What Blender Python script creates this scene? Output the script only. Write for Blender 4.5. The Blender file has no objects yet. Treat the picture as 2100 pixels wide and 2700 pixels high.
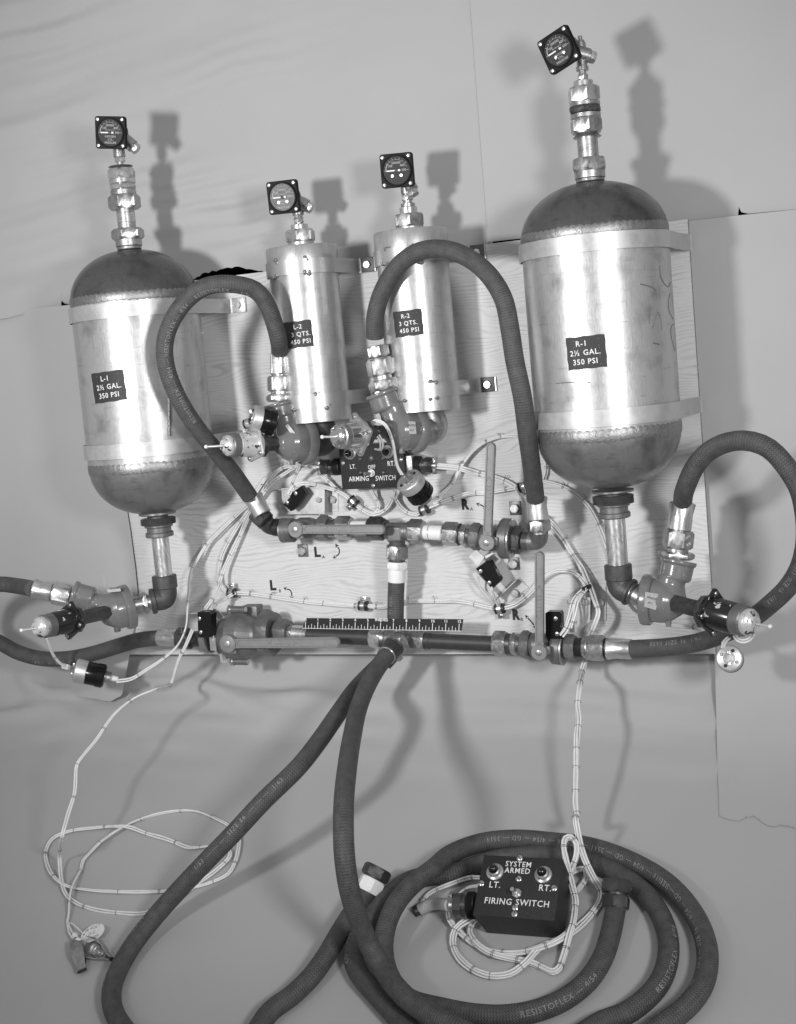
import bpy, bmesh, math, random
from mathutils import Vector as V, Matrix, noise
random.seed(4)
sc = bpy.context.scene
COL = sc.collection
IN = 0.0254
pi = math.pi

# ---------------------------------------------------------------- camera geometry
# board frame (inches): u right along the plywood, v up the plywood, w out of it; origin = bottom edge centre, front face
RC = [[0.9213056848, -0.0872388817, -0.3789263948], [-0.0414916463, -0.9909994760, 0.1272732569], [-0.3866190353, -0.1015352952, -0.9166331356]]
CB = (40.30484, 20.76992, 91.61979)      # camera in the board frame
FPX, CX, CY = 3600.0, 1050.0, 1350.0     # photograph is 2100 x 2700
BETA = math.radians(22); SB, CBE = math.sin(BETA), math.cos(BETA)
ZB = 5.2                                 # height of the board's bottom edge above the floor paper

def rotB(d): return V((d[0], d[1]*SB - d[2]*CBE, d[1]*CBE + d[2]*SB))
def W(u, v, w): return (rotB((u, v, w)) + V((0, 0, ZB))) * IN
UX, VX, WX = rotB((1, 0, 0)), rotB((0, 1, 0)), rotB((0, 0, 1))
CAM = W(*CB)
CR, CU, CF = rotB(RC[0]), -rotB(RC[1]), rotB(RC[2])      # camera right, up, forward (world)

cam_data = bpy.data.cameras.new('camera'); cam = bpy.data.objects.new('camera', cam_data); COL.objects.link(cam)
cam.matrix_world = Matrix(((CR.x, CU.x, -CF.x, CAM.x), (CR.y, CU.y, -CF.y, CAM.y), (CR.z, CU.z, -CF.z, CAM.z), (0, 0, 0, 1)))
cam_data.sensor_fit = 'HORIZONTAL'; cam_data.sensor_width = 36; cam_data.lens = 36*FPX/2100
cam_data.clip_start = 0.05; cam_data.clip_end = 100
sc.camera = cam

# ---------------------------------------------------------------- light: two photographer's floods left and right of the camera, room bounce
world = bpy.data.worlds.new('World'); sc.world = world; world.use_nodes = True
world.node_tree.nodes['Background'].inputs[0].default_value = (1, 1, 1, 1)
world.node_tree.nodes['Background'].inputs[1].default_value = 0.36
def flood(name, loc, aim, power, size, cone):
    ld = bpy.data.lights.new(name, 'SPOT'); ld.spot_size = math.radians(cone); ld.spot_blend = 1.0; ld.shadow_soft_size = size; ld.energy = power; ld.color = (1, 1, 1)
    o = bpy.data.objects.new(name, ld); COL.objects.link(o); o.location = loc
    o.rotation_euler = (aim - loc).to_track_quat('-Z', 'Y').to_euler()
    return o
flood('key_flood', W(-14, 27, 84), W(-3, 28, 0), 128, 0.10, 79)
flood('fill_flood', W(66, 26, 80), W(-3, 7, 0), 102, 0.16, 82)
sc.view_settings.view_transform = 'Standard'; sc.view_settings.look = 'None'
sc.view_settings.exposure = 0; sc.view_settings.gamma = 1

# ---------------------------------------------------------------- pixel -> place
def ray(px, py):
    a, b = (px - CX)/FPX, (py - CY)/FPX
    return CR*a - CU*b + CF                      # depth 1 along camera axis
def P(px, py, w):                                # on a plane w inches in front of the plywood
    d = ray(px, py); n = WX
    o = W(0, 0, w)
    return CAM + d*((o - CAM).dot(n)/d.dot(n))
def D(px, py, dep): return CAM + ray(px, py)*dep*IN      # at a depth in inches
def depth(p): return (p - CAM).dot(CF)/IN
def S(px, py, h=0):                              # on the level floor, h inches up
    d = ray(px, py); return CAM + d*((h*IN - CAM.z)/d.z)
def inch(px, p): return px*depth(p)/FPX          # photo pixels -> inches at a point
def pix(p):
    q = p - CAM; z = q.dot(CF); return CX + FPX*q.dot(CR)/z, CY - FPX*q.dot(CU)/z
def fwd(A, px, py, ang):                         # point at this pixel, reached from A on a line inclined ang degrees to the viewer
    x, y = pix(A); dl = math.hypot(px - x, py - y); d0 = depth(A)
    return D(px, py, d0 - dl*d0/FPX*math.tan(math.radians(ang)))
def Z(x0, y0, k): return lambda x, y: (x/k + x0, y/k + y0)
zA = Z(0, 200, 2.427); zB = Z(650, 350, 2.427); zC = Z(1300, 0, 2.427); zD = Z(1350, 600, 2.427)
zE = Z(150, 800, 2.832); zF = Z(550, 950, 2.832); zG = Z(950, 1050, 2.832); zH = Z(1500, 1200, 2.832)
zI = Z(0, 1400, 2.832); zJ = Z(500, 1500, 2.832); zK = Z(950, 1500, 2.832); zL = Z(1400, 1500, 2.427)
zM = Z(50, 2050, 2.614); zN = Z(700, 2100, 2.832); zO = Z(1100, 2150, 3.089); zP = Z(1450, 2150, 2.614)
zQ = Z(500, 1050, 4.2475); zR = Z(280, 1300, 4.367)
def PZ(z, x, y, w): return P(*z(x, y), w)
def path(z, pts): return [PZ(z, *p) for p in pts]

# ---------------------------------------------------------------- materials
def nt(m): return m.node_tree.nodes, m.node_tree.links
def mk(name, c, rough=0.5, metal=0.0, var=0.15, nscale=40, bump=0.0, bscale=200, c2=None, rvar=0.0, spec=0.5, streak=None, chips=None, coords='Object', coat=0.0):
    m = bpy.data.materials.new(name); m.use_nodes = True
    N, L = nt(m); p = N['Principled BSDF']
    p.inputs['Metallic'].default_value = metal; p.inputs['Roughness'].default_value = rough
    p.inputs['Specular IOR Level'].default_value = spec; p.inputs['Coat Weight'].default_value = coat
    tc = N.new('ShaderNodeTexCoord'); vec = tc.outputs[coords]
    if streak:
        mp = N.new('ShaderNodeMapping'); mp.inputs['Scale'].default_value = streak; L.new(vec, mp.inputs['Vector']); svec = mp.outputs[0]
    else: svec = vec
    n = N.new('ShaderNodeTexNoise'); n.inputs['Scale'].default_value = nscale; n.inputs['Detail'].default_value = 8; n.inputs['Roughness'].default_value = 0.65
    L.new(svec, n.inputs['Vector'])
    cr = N.new('ShaderNodeValToRGB'); cr.color_ramp.elements[0].position = 0.3; cr.color_ramp.elements[1].position = 0.7
    lo = c2 if c2 is not None else c*(1 - var); hi = c if c2 is not None else c*(1 + var)
    cr.color_ramp.elements[0].color = (lo, lo, lo, 1); cr.color_ramp.elements[1].color = (hi, hi, hi, 1)
    L.new(n.outputs[0], cr.inputs[0]); col = cr.outputs[0]
    if chips:                                    # worn-off paint: (scale, threshold, chip colour)
        n3 = N.new('ShaderNodeTexNoise'); n3.inputs['Scale'].default_value = chips[0]; n3.inputs['Detail'].default_value = 6; L.new(vec, n3.inputs['Vector'])
        r3 = N.new('ShaderNodeValToRGB'); r3.color_ramp.elements[0].position = chips[1]; r3.color_ramp.elements[1].position = chips[1] + 0.015
        L.new(n3.outputs[0], r3.inputs[0]); mx = N.new('ShaderNodeMixRGB'); L.new(r3.outputs[0], mx.inputs[0]); L.new(col, mx.inputs[1])
        mx.inputs[2].default_value = (chips[2],)*3 + (1,); col = mx.outputs[0]
    L.new(col, p.inputs['Base Color'])
    if rvar:
        mr = N.new('ShaderNodeMapRange'); mr.inputs[3].default_value = rough - rvar; mr.inputs[4].default_value = rough + rvar
        mr.inputs[1].default_value = 0.3; mr.inputs[2].default_value = 0.7
        L.new(n.outputs[0], mr.inputs[0]); L.new(mr.outputs[0], p.inputs['Roughness'])
    if bump:
        n2 = N.new('ShaderNodeTexNoise'); n2.inputs['Scale'].default_value = bscale; n2.inputs['Detail'].default_value = 4; L.new(vec, n2.inputs['Vector'])
        b = N.new('ShaderNodeBump'); b.inputs['Strength'].default_value = bump; b.inputs['Distance'].default_value = 0.002
        L.new(n2.outputs[0], b.inputs['Height']); L.new(b.outputs[0], p.inputs['Normal'])
    return m
M = {}
M['paper'] = mk('grey_paper', 0.42, 0.85, var=0.025, nscale=5, bump=0.05, bscale=700, spec=0.2)
M['paper_b'] = mk('grey_paper_pale', 0.45, 0.85, var=0.025, nscale=4, bump=0.05, bscale=700, spec=0.2)
M['wall'] = mk('dark_wall', 0.006, 0.9)
M['nut'] = mk('dull_plated_steel', 0.42, 0.36, 0.9, var=0.28, nscale=120, rvar=0.09, bump=0.12, bscale=500)
M['darknut'] = mk('blackened_brass', 0.085, 0.42, 0.6, var=0.35, nscale=120, rvar=0.1, bump=0.1, bscale=400)
M['bright'] = mk('bright_steel', 0.58, 0.3, 0.85, var=0.12, nscale=90, rvar=0.08)
M['alu'] = mk('aluminium_sheet', 0.56, 0.42, 0.7, var=0.10, nscale=60, rvar=0.08)
M['strap'] = mk('aluminium_strap', 0.52, 0.42, 0.6, var=0.10, nscale=50, rvar=0.08)
M['chrome'] = mk('chrome', 0.75, 0.16, 1.0, var=0.05)
M['pipe'] = mk('bright_pipe', 0.62, 0.3, 0.85, var=0.25, nscale=30, streak=(6, 6, 0.6), rvar=0.08)
M['cast'] = mk('grey_enamel_casting', 0.165, 0.22, 0.0, var=0.12, nscale=30, bump=0.06, bscale=300, chips=(260, 0.70, 0.5), coat=0.3)
M['cast_dull'] = mk('dull_cast_bronze', 0.17, 0.42, 0.45, var=0.22, nscale=60, bump=0.16, bscale=500)
M['iron'] = mk('dark_cast_iron', 0.075, 0.45, 0.3, var=0.3, nscale=70, bump=0.25, bscale=500)
M['lever'] = mk('painted_lever_grey', 0.23, 0.42, 0.1, var=0.12, nscale=90, bump=0.25, bscale=900)
M['blackpaint'] = mk('chipped_black_paint', 0.014, 0.2, 0.0, var=0.2, nscale=50, chips=(75, 0.635, 0.5), coat=0.2)
M['chippaint'] = mk('chipped_pale_paint', 0.62, 0.34, 0.4, var=0.1, nscale=50, chips=(110, 0.585, 0.06))
M['pipeblack'] = mk('black_rubber_sleeve', 0.035, 0.5, 0, var=0.2, nscale=80)
M['bake'] = mk('black_bakelite', 0.006, 0.2, 0, var=0.2, nscale=50, spec=0.35)
M['gaugeblack'] = mk('black_gauge_flange', 0.010, 0.5, 0, var=0.2, nscale=80, spec=0.12)
M['crackle'] = mk('black_wrinkle_enamel', 0.016, 0.42, 0, var=0.3, nscale=500, bump=0.7, bscale=900)
M['black'] = mk('black_paint', 0.007, 0.5)
M['plate'] = mk('dark_label_card', 0.028, 0.6, var=0.1)
M['dial'] = mk('dial_grey', 0.035, 0.6, var=0.2, nscale=150, spec=0.3)
M['fogdial'] = mk('fogged_dial', 0.16, 0.6, var=0.25, nscale=150, spec=0.3)
M['dialmark'] = mk('dial_marking', 0.42, 0.6, var=0.1)
M['white'] = mk('white_lettering', 0.78, 0.6, var=0.06, nscale=400)
M['tape'] = mk('white_tape', 0.78, 0.55, var=0.05, nscale=60)
M['wire'] = mk('white_wire_insulation', 0.74, 0.4, var=0.07, nscale=80)
M['tie'] = mk('waxed_lacing_cord', 0.2, 0.6, var=0.3, nscale=300)
M['rubber'] = mk('black_cushion_rubber', 0.02, 0.45)
M['greycable'] = mk('clear_grey_sleeve', 0.42, 0.25, var=0.1)
M['card'] = mk('card_tag', 0.72, 0.7, var=0.04)
M['print'] = mk('hose_print', 0.24, 0.7, var=0.45, nscale=600)
M['ink'] = mk('black_stencil_ink', 0.02, 0.7, var=0.4, nscale=250)
M['crayon'] = mk('grease_crayon', 0.13, 0.7)
M['brass'] = mk('stamped_nameplate', 0.26, 0.5, 0.7, var=0.3, nscale=400)
M['weld'] = mk('weld_bead', 0.30, 0.45, 0.85, var=0.2, nscale=200, bump=0.25, bscale=350, rvar=0.08)
M['burn'] = mk('burnt_weld', 0.22, 0.45, 0.6, var=0.5, nscale=300, bump=0.5, bscale=350)
M['jewel'] = mk('dark_lamp_jewel', 0.004, 0.05, 0, coat=0.6)
M['darkmetal'] = mk('dark_connector_shell', 0.09, 0.35, 0.6, var=0.2, nscale=100)

def tank_mat(name, base, dirt, rough, metal, dirtpos, scratch=0.5):
    m = mk(name, base, rough, metal, var=0.07, nscale=60, rvar=0.07, coords='UV', streak=(9, 1.2, 1) if base > 0.4 else (2, 2, 1))
    N, L = nt(m); p = N['Principled BSDF']; col = p.inputs['Base Color'].links[0].from_socket
    uv = N.new('ShaderNodeTexCoord').outputs['UV']
    def masked(scale3, nscale, lo, hi, target, cin, detail=8):
        mp = N.new('ShaderNodeMapping'); mp.inputs['Scale'].default_value = scale3; L.new(uv, mp.inputs[0])
        t = N.new('ShaderNodeTexNoise'); t.inputs['Scale'].default_value = nscale; t.inputs['Detail'].default_value = detail; L.new(mp.outputs[0], t.inputs[0])
        r = N.new('ShaderNodeValToRGB'); r.color_ramp.elements[0].position = lo; r.color_ramp.elements[1].position = hi; L.new(t.outputs[0], r.inputs[0])
        x = N.new('ShaderNodeMixRGB'); L.new(r.outputs[0], x.inputs[0]); L.new(cin, x.inputs[1]); x.inputs[2].default_value = (target,)*3 + (1,)
        return x.outputs[0]
    col = masked((1, 1, 1), 22, dirtpos, dirtpos + 0.22, dirt, col)             # oxide clouds
    if base > 0.4: col = masked((34, 1.6, 1), 9, 0.56, 0.85, dirt*0.95, col, 10)                   # streaks down the shell
    col = masked((1, 5, 1), 26, 0.60, 0.76, dirt*1.05, col, 12)                  # scuffs round the shell
    col = masked((70, 2.6, 1), 9, 0.69, 0.72, min(0.95, base*1.4), col, 4)    # bright vertical scratches
    col = masked((5, 160, 1), 7, 0.69, 0.74, dirt*0.75, col, 4)                # dark level scratches
    L.new(col, p.inputs['Base Color'])
    n2 = N.new('ShaderNodeTexNoise'); n2.inputs['Scale'].default_value = 30; n2.inputs['Detail'].default_value = 3; L.new(uv, n2.inputs[0])
    b = N.new('ShaderNodeBump'); b.inputs['Strength'].default_value = 0.12; b.inputs['Distance'].default_value = 0.004
    L.new(n2.outputs[0], b.inputs['Height']); L.new(b.outputs[0], p.inputs['Normal'])
    return m
M['tank'] = tank_mat('scuffed_tank_shell', 0.50, 0.31, 0.38, 0.66, 0.53)
M['tank2'] = tank_mat('small_tank_shell', 0.50, 0.33, 0.36, 0.70, 0.55)
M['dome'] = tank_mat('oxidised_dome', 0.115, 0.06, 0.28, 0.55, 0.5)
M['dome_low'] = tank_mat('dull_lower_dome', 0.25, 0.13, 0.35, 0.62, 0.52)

def hose_mat(name, lo, hi):
    m = bpy.data.materials.new(name); m.use_nodes = True; N, L = nt(m); p = N['Principled BSDF']
    tc = N.new('ShaderNodeTexCoord'); sx = N.new('ShaderNodeSeparateXYZ'); L.new(tc.outputs['UV'], sx.inputs[0])
    def mt(op, a, b=None):
        q = N.new('ShaderNodeMath'); q.operation = op
        for i, s in enumerate((a, b)):
            if s is None: continue
            if isinstance(s, (int, float)): q.inputs[i].default_value = s
            else: L.new(s, q.inputs[i])
        return q.outputs[0]
    pp = mt('PINGPONG', sx.outputs[1], 0.0024)
    ph = mt('ADD', mt('MULTIPLY', sx.outputs[0], 2*pi/0.0042), mt('MULTIPLY', pp, 1.1*pi/0.0024))
    sn = mt('SINE', ph)
    nz = N.new('ShaderNodeTexNoise'); nz.inputs['Scale'].default_value = 60; nz.inputs['Detail'].default_value = 9; nz.inputs['Roughness'].default_value = 0.75; L.new(tc.outputs['UV'], nz.inputs[0])
    t = mt('ADD', mt('MULTIPLY', sn, 0.17), nz.outputs[0])
    cr = N.new('ShaderNodeValToRGB'); cr.color_ramp.elements[0].position = 0.2; cr.color_ramp.elements[1].position = 0.85
    cr.color_ramp.elements[0].color = (lo, lo, lo, 1); cr.color_ramp.elements[1].color = (hi, hi, hi, 1); L.new(t, cr.inputs[0]); L.new(cr.outputs[0], p.inputs['Base Color'])
    b = N.new('ShaderNodeBump'); b.inputs['Strength'].default_value = 0.32; b.inputs['Distance'].default_value = 0.0012
    L.new(sn, b.inputs['Height']); L.new(b.outputs[0], p.inputs['Normal'])
    p.inputs['Roughness'].default_value = 0.55; p.inputs['Specular IOR Level'].default_value = 0.4
    return m
M['hose'] = hose_mat('braided_hose', 0.028, 0.118)

def wood_mat():
    m = bpy.data.materials.new('fir_plywood'); m.use_nodes = True; N, L = nt(m); p = N['Principled BSDF']
    uv = N.new('ShaderNodeTexCoord').outputs['UV']
    sep = N.new('ShaderNodeSeparateXYZ'); L.new(uv, sep.inputs[0])
    mp = N.new('ShaderNodeMapping'); mp.inputs['Scale'].default_value = (0.45, 1.5, 1); L.new(uv, mp.inputs[0])
    n1 = N.new('ShaderNodeTexNoise'); n1.inputs['Scale'].default_value = 1.0; n1.inputs['Detail'].default_value = 4.0; n1.inputs['Roughness'].default_value = 0.33; L.new(mp.outputs[0], n1.inputs[0])
    add = N.new('ShaderNodeMath'); add.operation = 'MULTIPLY_ADD'; add.inputs[1].default_value = 0.95; L.new(n1.outputs[0], add.inputs[0]); L.new(sep.outputs[1], add.inputs[2])
    mul = N.new('ShaderNodeMath'); mul.operation = 'MULTIPLY'; mul.inputs[1].default_value = 2*pi*14; L.new(add.outputs[0], mul.inputs[0])
    sn = N.new('ShaderNodeMath'); sn.operation = 'SINE'; L.new(mul.outputs[0], sn.inputs[0])
    r1 = N.new('ShaderNodeMapRange'); r1.inputs[1].default_value = 0.1; r1.inputs[2].default_value = 1; r1.inputs[3].default_value = 0; r1.inputs[4].default_value = 1; L.new(sn.outputs[0], r1.inputs[0])
    n2 = N.new('ShaderNodeTexNoise'); n2.inputs['Scale'].default_value = 2.2; n2.inputs['Detail'].default_value = 3; L.new(uv, n2.inputs[0])
    r2 = N.new('ShaderNodeMapRange'); r2.inputs[1].default_value = 0.35; r2.inputs[2].default_value = 0.65; r2.inputs[3].default_value = 0.05; r2.inputs[4].default_value = 0.48; L.new(n2.outputs[0], r2.inputs[0])
    mm = N.new('ShaderNodeMath'); mm.operation = 'MULTIPLY'; L.new(r1.outputs[0], mm.inputs[0]); L.new(r2.outputs[0], mm.inputs[1])
    mp3 = N.new('ShaderNodeMapping'); mp3.inputs['Scale'].default_value = (1.5, 26, 1); L.new(uv, mp3.inputs[0])
    n3 = N.new('ShaderNodeTexNoise'); n3.inputs['Scale'].default_value = 3; n3.inputs['Detail'].default_value = 5; L.new(mp3.outputs[0], n3.inputs[0])
    base = N.new('ShaderNodeValToRGB'); base.color_ramp.elements[0].position = 0.3; base.color_ramp.elements[1].position = 0.7
    base.color_ramp.elements[0].color = (0.60, 0.60, 0.60, 1); base.color_ramp.elements[1].color = (0.69, 0.69, 0.69, 1); L.new(n3.outputs[0], base.inputs[0])
    mx = N.new('ShaderNodeMixRGB'); L.new(mm.outputs[0], mx.inputs[0]); L.new(base.outputs[0], mx.inputs[1]); mx.inputs[2].default_value = (0.34, 0.34, 0.34, 1)
    L.new(mx.outputs[0], p.inputs['Base Color']); p.inputs['Roughness'].default_value = 0.6; p.inputs['Specular IOR Level'].default_value = 0.3
    b = N.new('ShaderNodeBump'); b.inputs['Strength'].default_value = 0.15; b.inputs['Distance'].default_value = 0.001; L.new(n3.outputs[0], b.inputs['Height']); L.new(b.outputs[0], p.inputs['Normal'])
    return m
M['wood'] = wood_mat()
M['woodedge'] = mk('plywood_edge', 0.26, 0.7, var=0.3, nscale=80)

# ---------------------------------------------------------------- mesh building
def basis(d, ref=None):
    d = d.normalized()
    ref = ref or (VX if abs(d.dot(VX)) < 0.9 else UX)
    a = (ref - d*ref.dot(d)).normalized()
    return a, d.cross(a).normalized(), d
class MB:
    def __init__(s): s.v = []; s.f = []; s.uv = []
    def face(s, idx, uvs=None): s.f.append(tuple(idx)); s.uv.append(uvs)
    def lathe(s, A, d, prof, seg=32, hexa=(), roll=0.0, ref=None, cap=True):
        """prof: (t, r) metres along d from A; rings whose index is in hexa are hexagons across flats 2r"""
        a, b, d = basis(d, ref); i0 = len(s.v)
        for k, (t, r) in enumerate(prof):
            for j in range(seg):
                an = 2*pi*j/seg + roll; rr = r
                if k in hexa:
                    q = (2*pi*j/seg) % (pi/3) - pi/6; rr = r/math.cos(q)
                s.v.append(A + d*t + (a*math.cos(an) + b*math.sin(an))*rr)
        n = len(prof)
        rm = max(r for t, r in prof)
        for k in range(n - 1):
            for j in range(seg):
                j2 = (j + 1) % seg
                u0, u1 = 2*pi*j/seg*rm, 2*pi*(j + 1)/seg*rm
                s.face((i0 + k*seg + j, i0 + k*seg + j2, i0 + (k+1)*seg + j2, i0 + (k+1)*seg + j),
                       ((u0, prof[k][0]), (u1, prof[k][0]), (u1, prof[k+1][0]), (u0, prof[k+1][0])))
        if cap:
            s.face(tuple(i0 + j for j in range(seg))[::-1]); s.face(tuple(i0 + (n-1)*seg + j for j in range(seg)))
        return s
    def hexnut(s, A, B, r, roll=0.0, ch=0.16, ref=None):
        L = (B - A).length; c = min(ch*r, L*0.25)
        return s.lathe(A, B - A, [(0, r*0.98), (c, r), (L - c, r), (L, r*0.98)], 36, hexa=(1, 2), roll=roll, ref=ref)
    def cyl(s, A, B, r, r2=None, seg=28, bev=0.06, ref=None):
        L = (B - A).length; r2 = r if r2 is None else r2; c = min(bev*r, L*0.2)
        return s.lathe(A, B - A, [(0, r - c), (c, r), (L - c, r2), (L, r2 - c)], seg, ref=ref)
    def tube(s, pts, r, seg=12, r_end=None, cap=True):
        i0 = len(s.v); n = len(pts); ln = 0.0; fr = None
        for k, p in enumerate(pts):
            t = (pts[min(k+1, n-1)] - pts[max(k-1, 0)]).normalized()
            if fr is None: fr = basis(t)[0]
            fr = (fr - t*fr.dot(t)).normalized(); b = t.cross(fr)
            if k: ln += (p - pts[k-1]).length
            rr = r if r_end is None else r + (r_end - r)*k/(n - 1)
            for j in range(seg):
                an = 2*pi*j/seg; s.v.append(p + (fr*math.cos(an) + b*math.sin(an))*rr)
            if k:
                l0 = ln - (p - pts[k-1]).length
                for j in range(seg):
                    j2 = (j+1) % seg; a0, a1 = 2*pi*j/seg*rr, 2*pi*(j+1)/seg*rr
                    s.face((i0+(k-1)*seg+j, i0+(k-1)*seg+j2, i0+k*seg+j2, i0+k*seg+j), ((l0, a0), (l0, a1), (ln, a1), (ln, a0)))
        if cap:
            s.face(tuple(i0+j for j in range(seg))[::-1]); s.face(tuple(i0+(n-1)*seg+j for j in range(seg)))
        return s
    def box(s, c, ex, ey, ez, hx, hy, hz, bev=0.0, seg=2):
        bm = bmesh.new(); bmesh.ops.create_cube(bm, size=2)
        for v in bm.verts: v.co = V((v.co.x*hx, v.co.y*hy, v.co.z*hz))
        if bev: bmesh.ops.bevel(bm, geom=bm.edges[:], offset=bev, segments=seg, profile=0.5, affect='EDGES')
        i0 = len(s.v)
        for v in bm.verts: v.index
        bm.verts.index_update()
        for v in bm.verts: s.v.append(c + ex*v.co.x + ey*v.co.y + ez*v.co.z)
        for f in bm.faces:
            s.face([i0 + v.index for v in f.verts], [(l.vert.co.x, l.vert.co.y) for l in f.loops])
        bm.free(); return s
    def prism(s, outline, n, h, bev=0.0):
        """closed outline (world points, anticlockwise seen from +n) raised by h along n"""
        i0 = len(s.v); k = len(outline); c = sum(outline, V())/k
        rings = [(0, 1.0), (h - bev, 1.0), (h, 1.0 if not bev else None)] if bev else [(0, 1.0), (h, 1.0)]
        for (z, sc_) in rings:
            for p in outline:
                q = p if sc_ is not None else p + (c - p).normalized()*bev
                s.v.append(q + n*z)
        for r in range(len(rings) - 1):
            for j in range(k):
                j2 = (j+1) % k; s.face((i0+r*k+j, i0+r*k+j2, i0+(r+1)*k+j2, i0+(r+1)*k+j))
        s.face(tuple(i0+j for j in range(k))[::-1]); s.face(tuple(i0+(len(rings)-1)*k+j for j in range(k)))
        return s
    def sphere(s, c, r, seg=16, rings=10, sx=None, d=None):
        d = d or VX
        return s.lathe(c, d, [(-r*math.cos(pi*i/rings)*(sx or 1), max(1e-5, r*math.sin(pi*i/rings))) for i in range(rings+1)], seg)
ORG = {}
def mesh_of(mb, org, name):
    me = bpy.data.meshes.new(name); me.from_pydata([tuple(p - org) for p in mb.v], [], mb.f)
    if any(u for u in mb.uv):
        l = me.uv_layers.new(name='UVMap'); i = 0
        for f, u in zip(mb.f, mb.uv):
            for k in range(len(f)):
                l.data[i].uv = u[k] if u else (0, 0); i += 1
    return me
def tag(o, label=None, cat=None, group=None, kind=None):
    if label: o['label'] = label
    if cat: o['category'] = cat
    if group: o['group'] = group
    if kind: o['kind'] = kind
    return o
def obj(name, mb, mat, parent=None, smooth=35, label=None, kind=None):
    if parent is not None: org = ORG[parent.name]
    else:
        lo = [min(p[i] for p in mb.v) for i in range(3)]; hi = [max(p[i] for p in mb.v) for i in range(3)]
        org = V(((lo[0]+hi[0])/2, (lo[1]+hi[1])/2, lo[2]))
    me = mb if isinstance(mb, bpy.types.Mesh) else mesh_of(mb, org, name)
    if smooth:
        me.shade_smooth(); me.set_sharp_from_angle(angle=math.radians(smooth))
    me.materials.append(M[mat] if isinstance(mat, str) else mat)
    o = bpy.data.objects.new(name, me); COL.objects.link(o); ORG[o.name] = org
    if parent is not None: o.parent = parent
    else: o.location = org
    return tag(o, label, kind=kind)
def thing(name, loc, label, cat, group=None):
    o = bpy.data.objects.new(name, None); COL.objects.link(o); o.location = loc; o.empty_display_size = 0.02
    ORG[o.name] = V(loc); return tag(o, label, cat, group)
def fuse(name, mb, parent, mat, voxel=0.0014, iters=6):
    """melt overlapping closed shells into one casting with soft fillets"""
    org = ORG[parent.name]; me = mesh_of(mb, org, 'tmp'); t = bpy.data.objects.new('tmp', me); COL.objects.link(t)
    r = t.modifiers.new('r', 'REMESH'); r.mode = 'VOXEL'; r.voxel_size = voxel
    q = t.modifiers.new('s', 'SMOOTH'); q.factor = 0.5; q.iterations = iters
    bpy.context.view_layer.update(); dg = bpy.context.evaluated_depsgraph_get()
    m2 = bpy.data.meshes.new_from_object(t.evaluated_get(dg)); m2.name = name
    bpy.data.objects.remove(t); bpy.data.meshes.remove(me)
    for p in m2.polygons: p.use_smooth = True
    m2.materials.clear(); m2.materials.append(M[mat])
    o = bpy.data.objects.new(name, m2); COL.objects.link(o); o.parent = parent; ORG[o.name] = org
    return o
def smooth_path(pts, step):
    """Catmull-Rom through pts, resampled about every step metres"""
    q = [pts[0]*2 - pts[1]] + list(pts) + [pts[-1]*2 - pts[-2]]; out = []
    for i in range(1, len(q) - 2):
        a, b, c, d = q[i-1], q[i], q[i+1], q[i+2]; n = max(2, int((c - b).length/step))
        t1 = (b - a).length**0.5 or 1e-6; t2 = (c - b).length**0.5 or 1e-6; t3 = (d - c).length**0.5 or 1e-6
        m1 = ((b - a)/t1 - (c - a)/(t1 + t2) + (c - b)/t2)*t2; m2 = ((c - b)/t2 - (d - b)/(t2 + t3) + (d - c)/t3)*t2
        for k in range(n):
            s = k/n; out.append(b*(2*s**3 - 3*s*s + 1) + m1*(s**3 - 2*s*s + s) + c*(-2*s**3 + 3*s*s) + m2*(s**3 - s*s))
    return out + [q[-2]]
# lettering
_tc = {}
def glyphs(body, size, bold=0.0, space=1.0):
    key = (body, round(bold, 4), space)
    if key not in _tc:
        cu = bpy.data.curves.new('t', 'FONT'); cu.body = body; cu.size = 1; cu.align_x = 'CENTER'; cu.align_y = 'CENTER'; cu.offset = bold; cu.space_character = space; cu.resolution_u = 2
        t = bpy.data.objects.new('t', cu); COL.objects.link(t); bpy.context.view_layer.update()
        me = bpy.data.meshes.new_from_object(t.evaluated_get(bpy.context.evaluated_depsgraph_get()))
        _tc[key] = ([tuple(v.co) for v in me.vertices], [tuple(p.vertices) for p in me.polygons])
        bpy.data.objects.remove(t); bpy.data.curves.remove(cu); bpy.data.meshes.remove(me)
    vs, fs = _tc[key]
    return [(x*size, y*size) for x, y, z in vs], fs
def add_text(mb, body, size, fn, bold=0.012, space=1.0):
    vs, fs = glyphs(body, size, bold, space); i0 = len(mb.v)
    for x, y in vs: mb.v.append(fn(x, y))
    for f in fs: mb.face([i0 + i for i in f])
    return mb
def flat(c, ex, ey, n, off=0.0004): return lambda x, y: c + ex*x + ey*y + n*off
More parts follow.
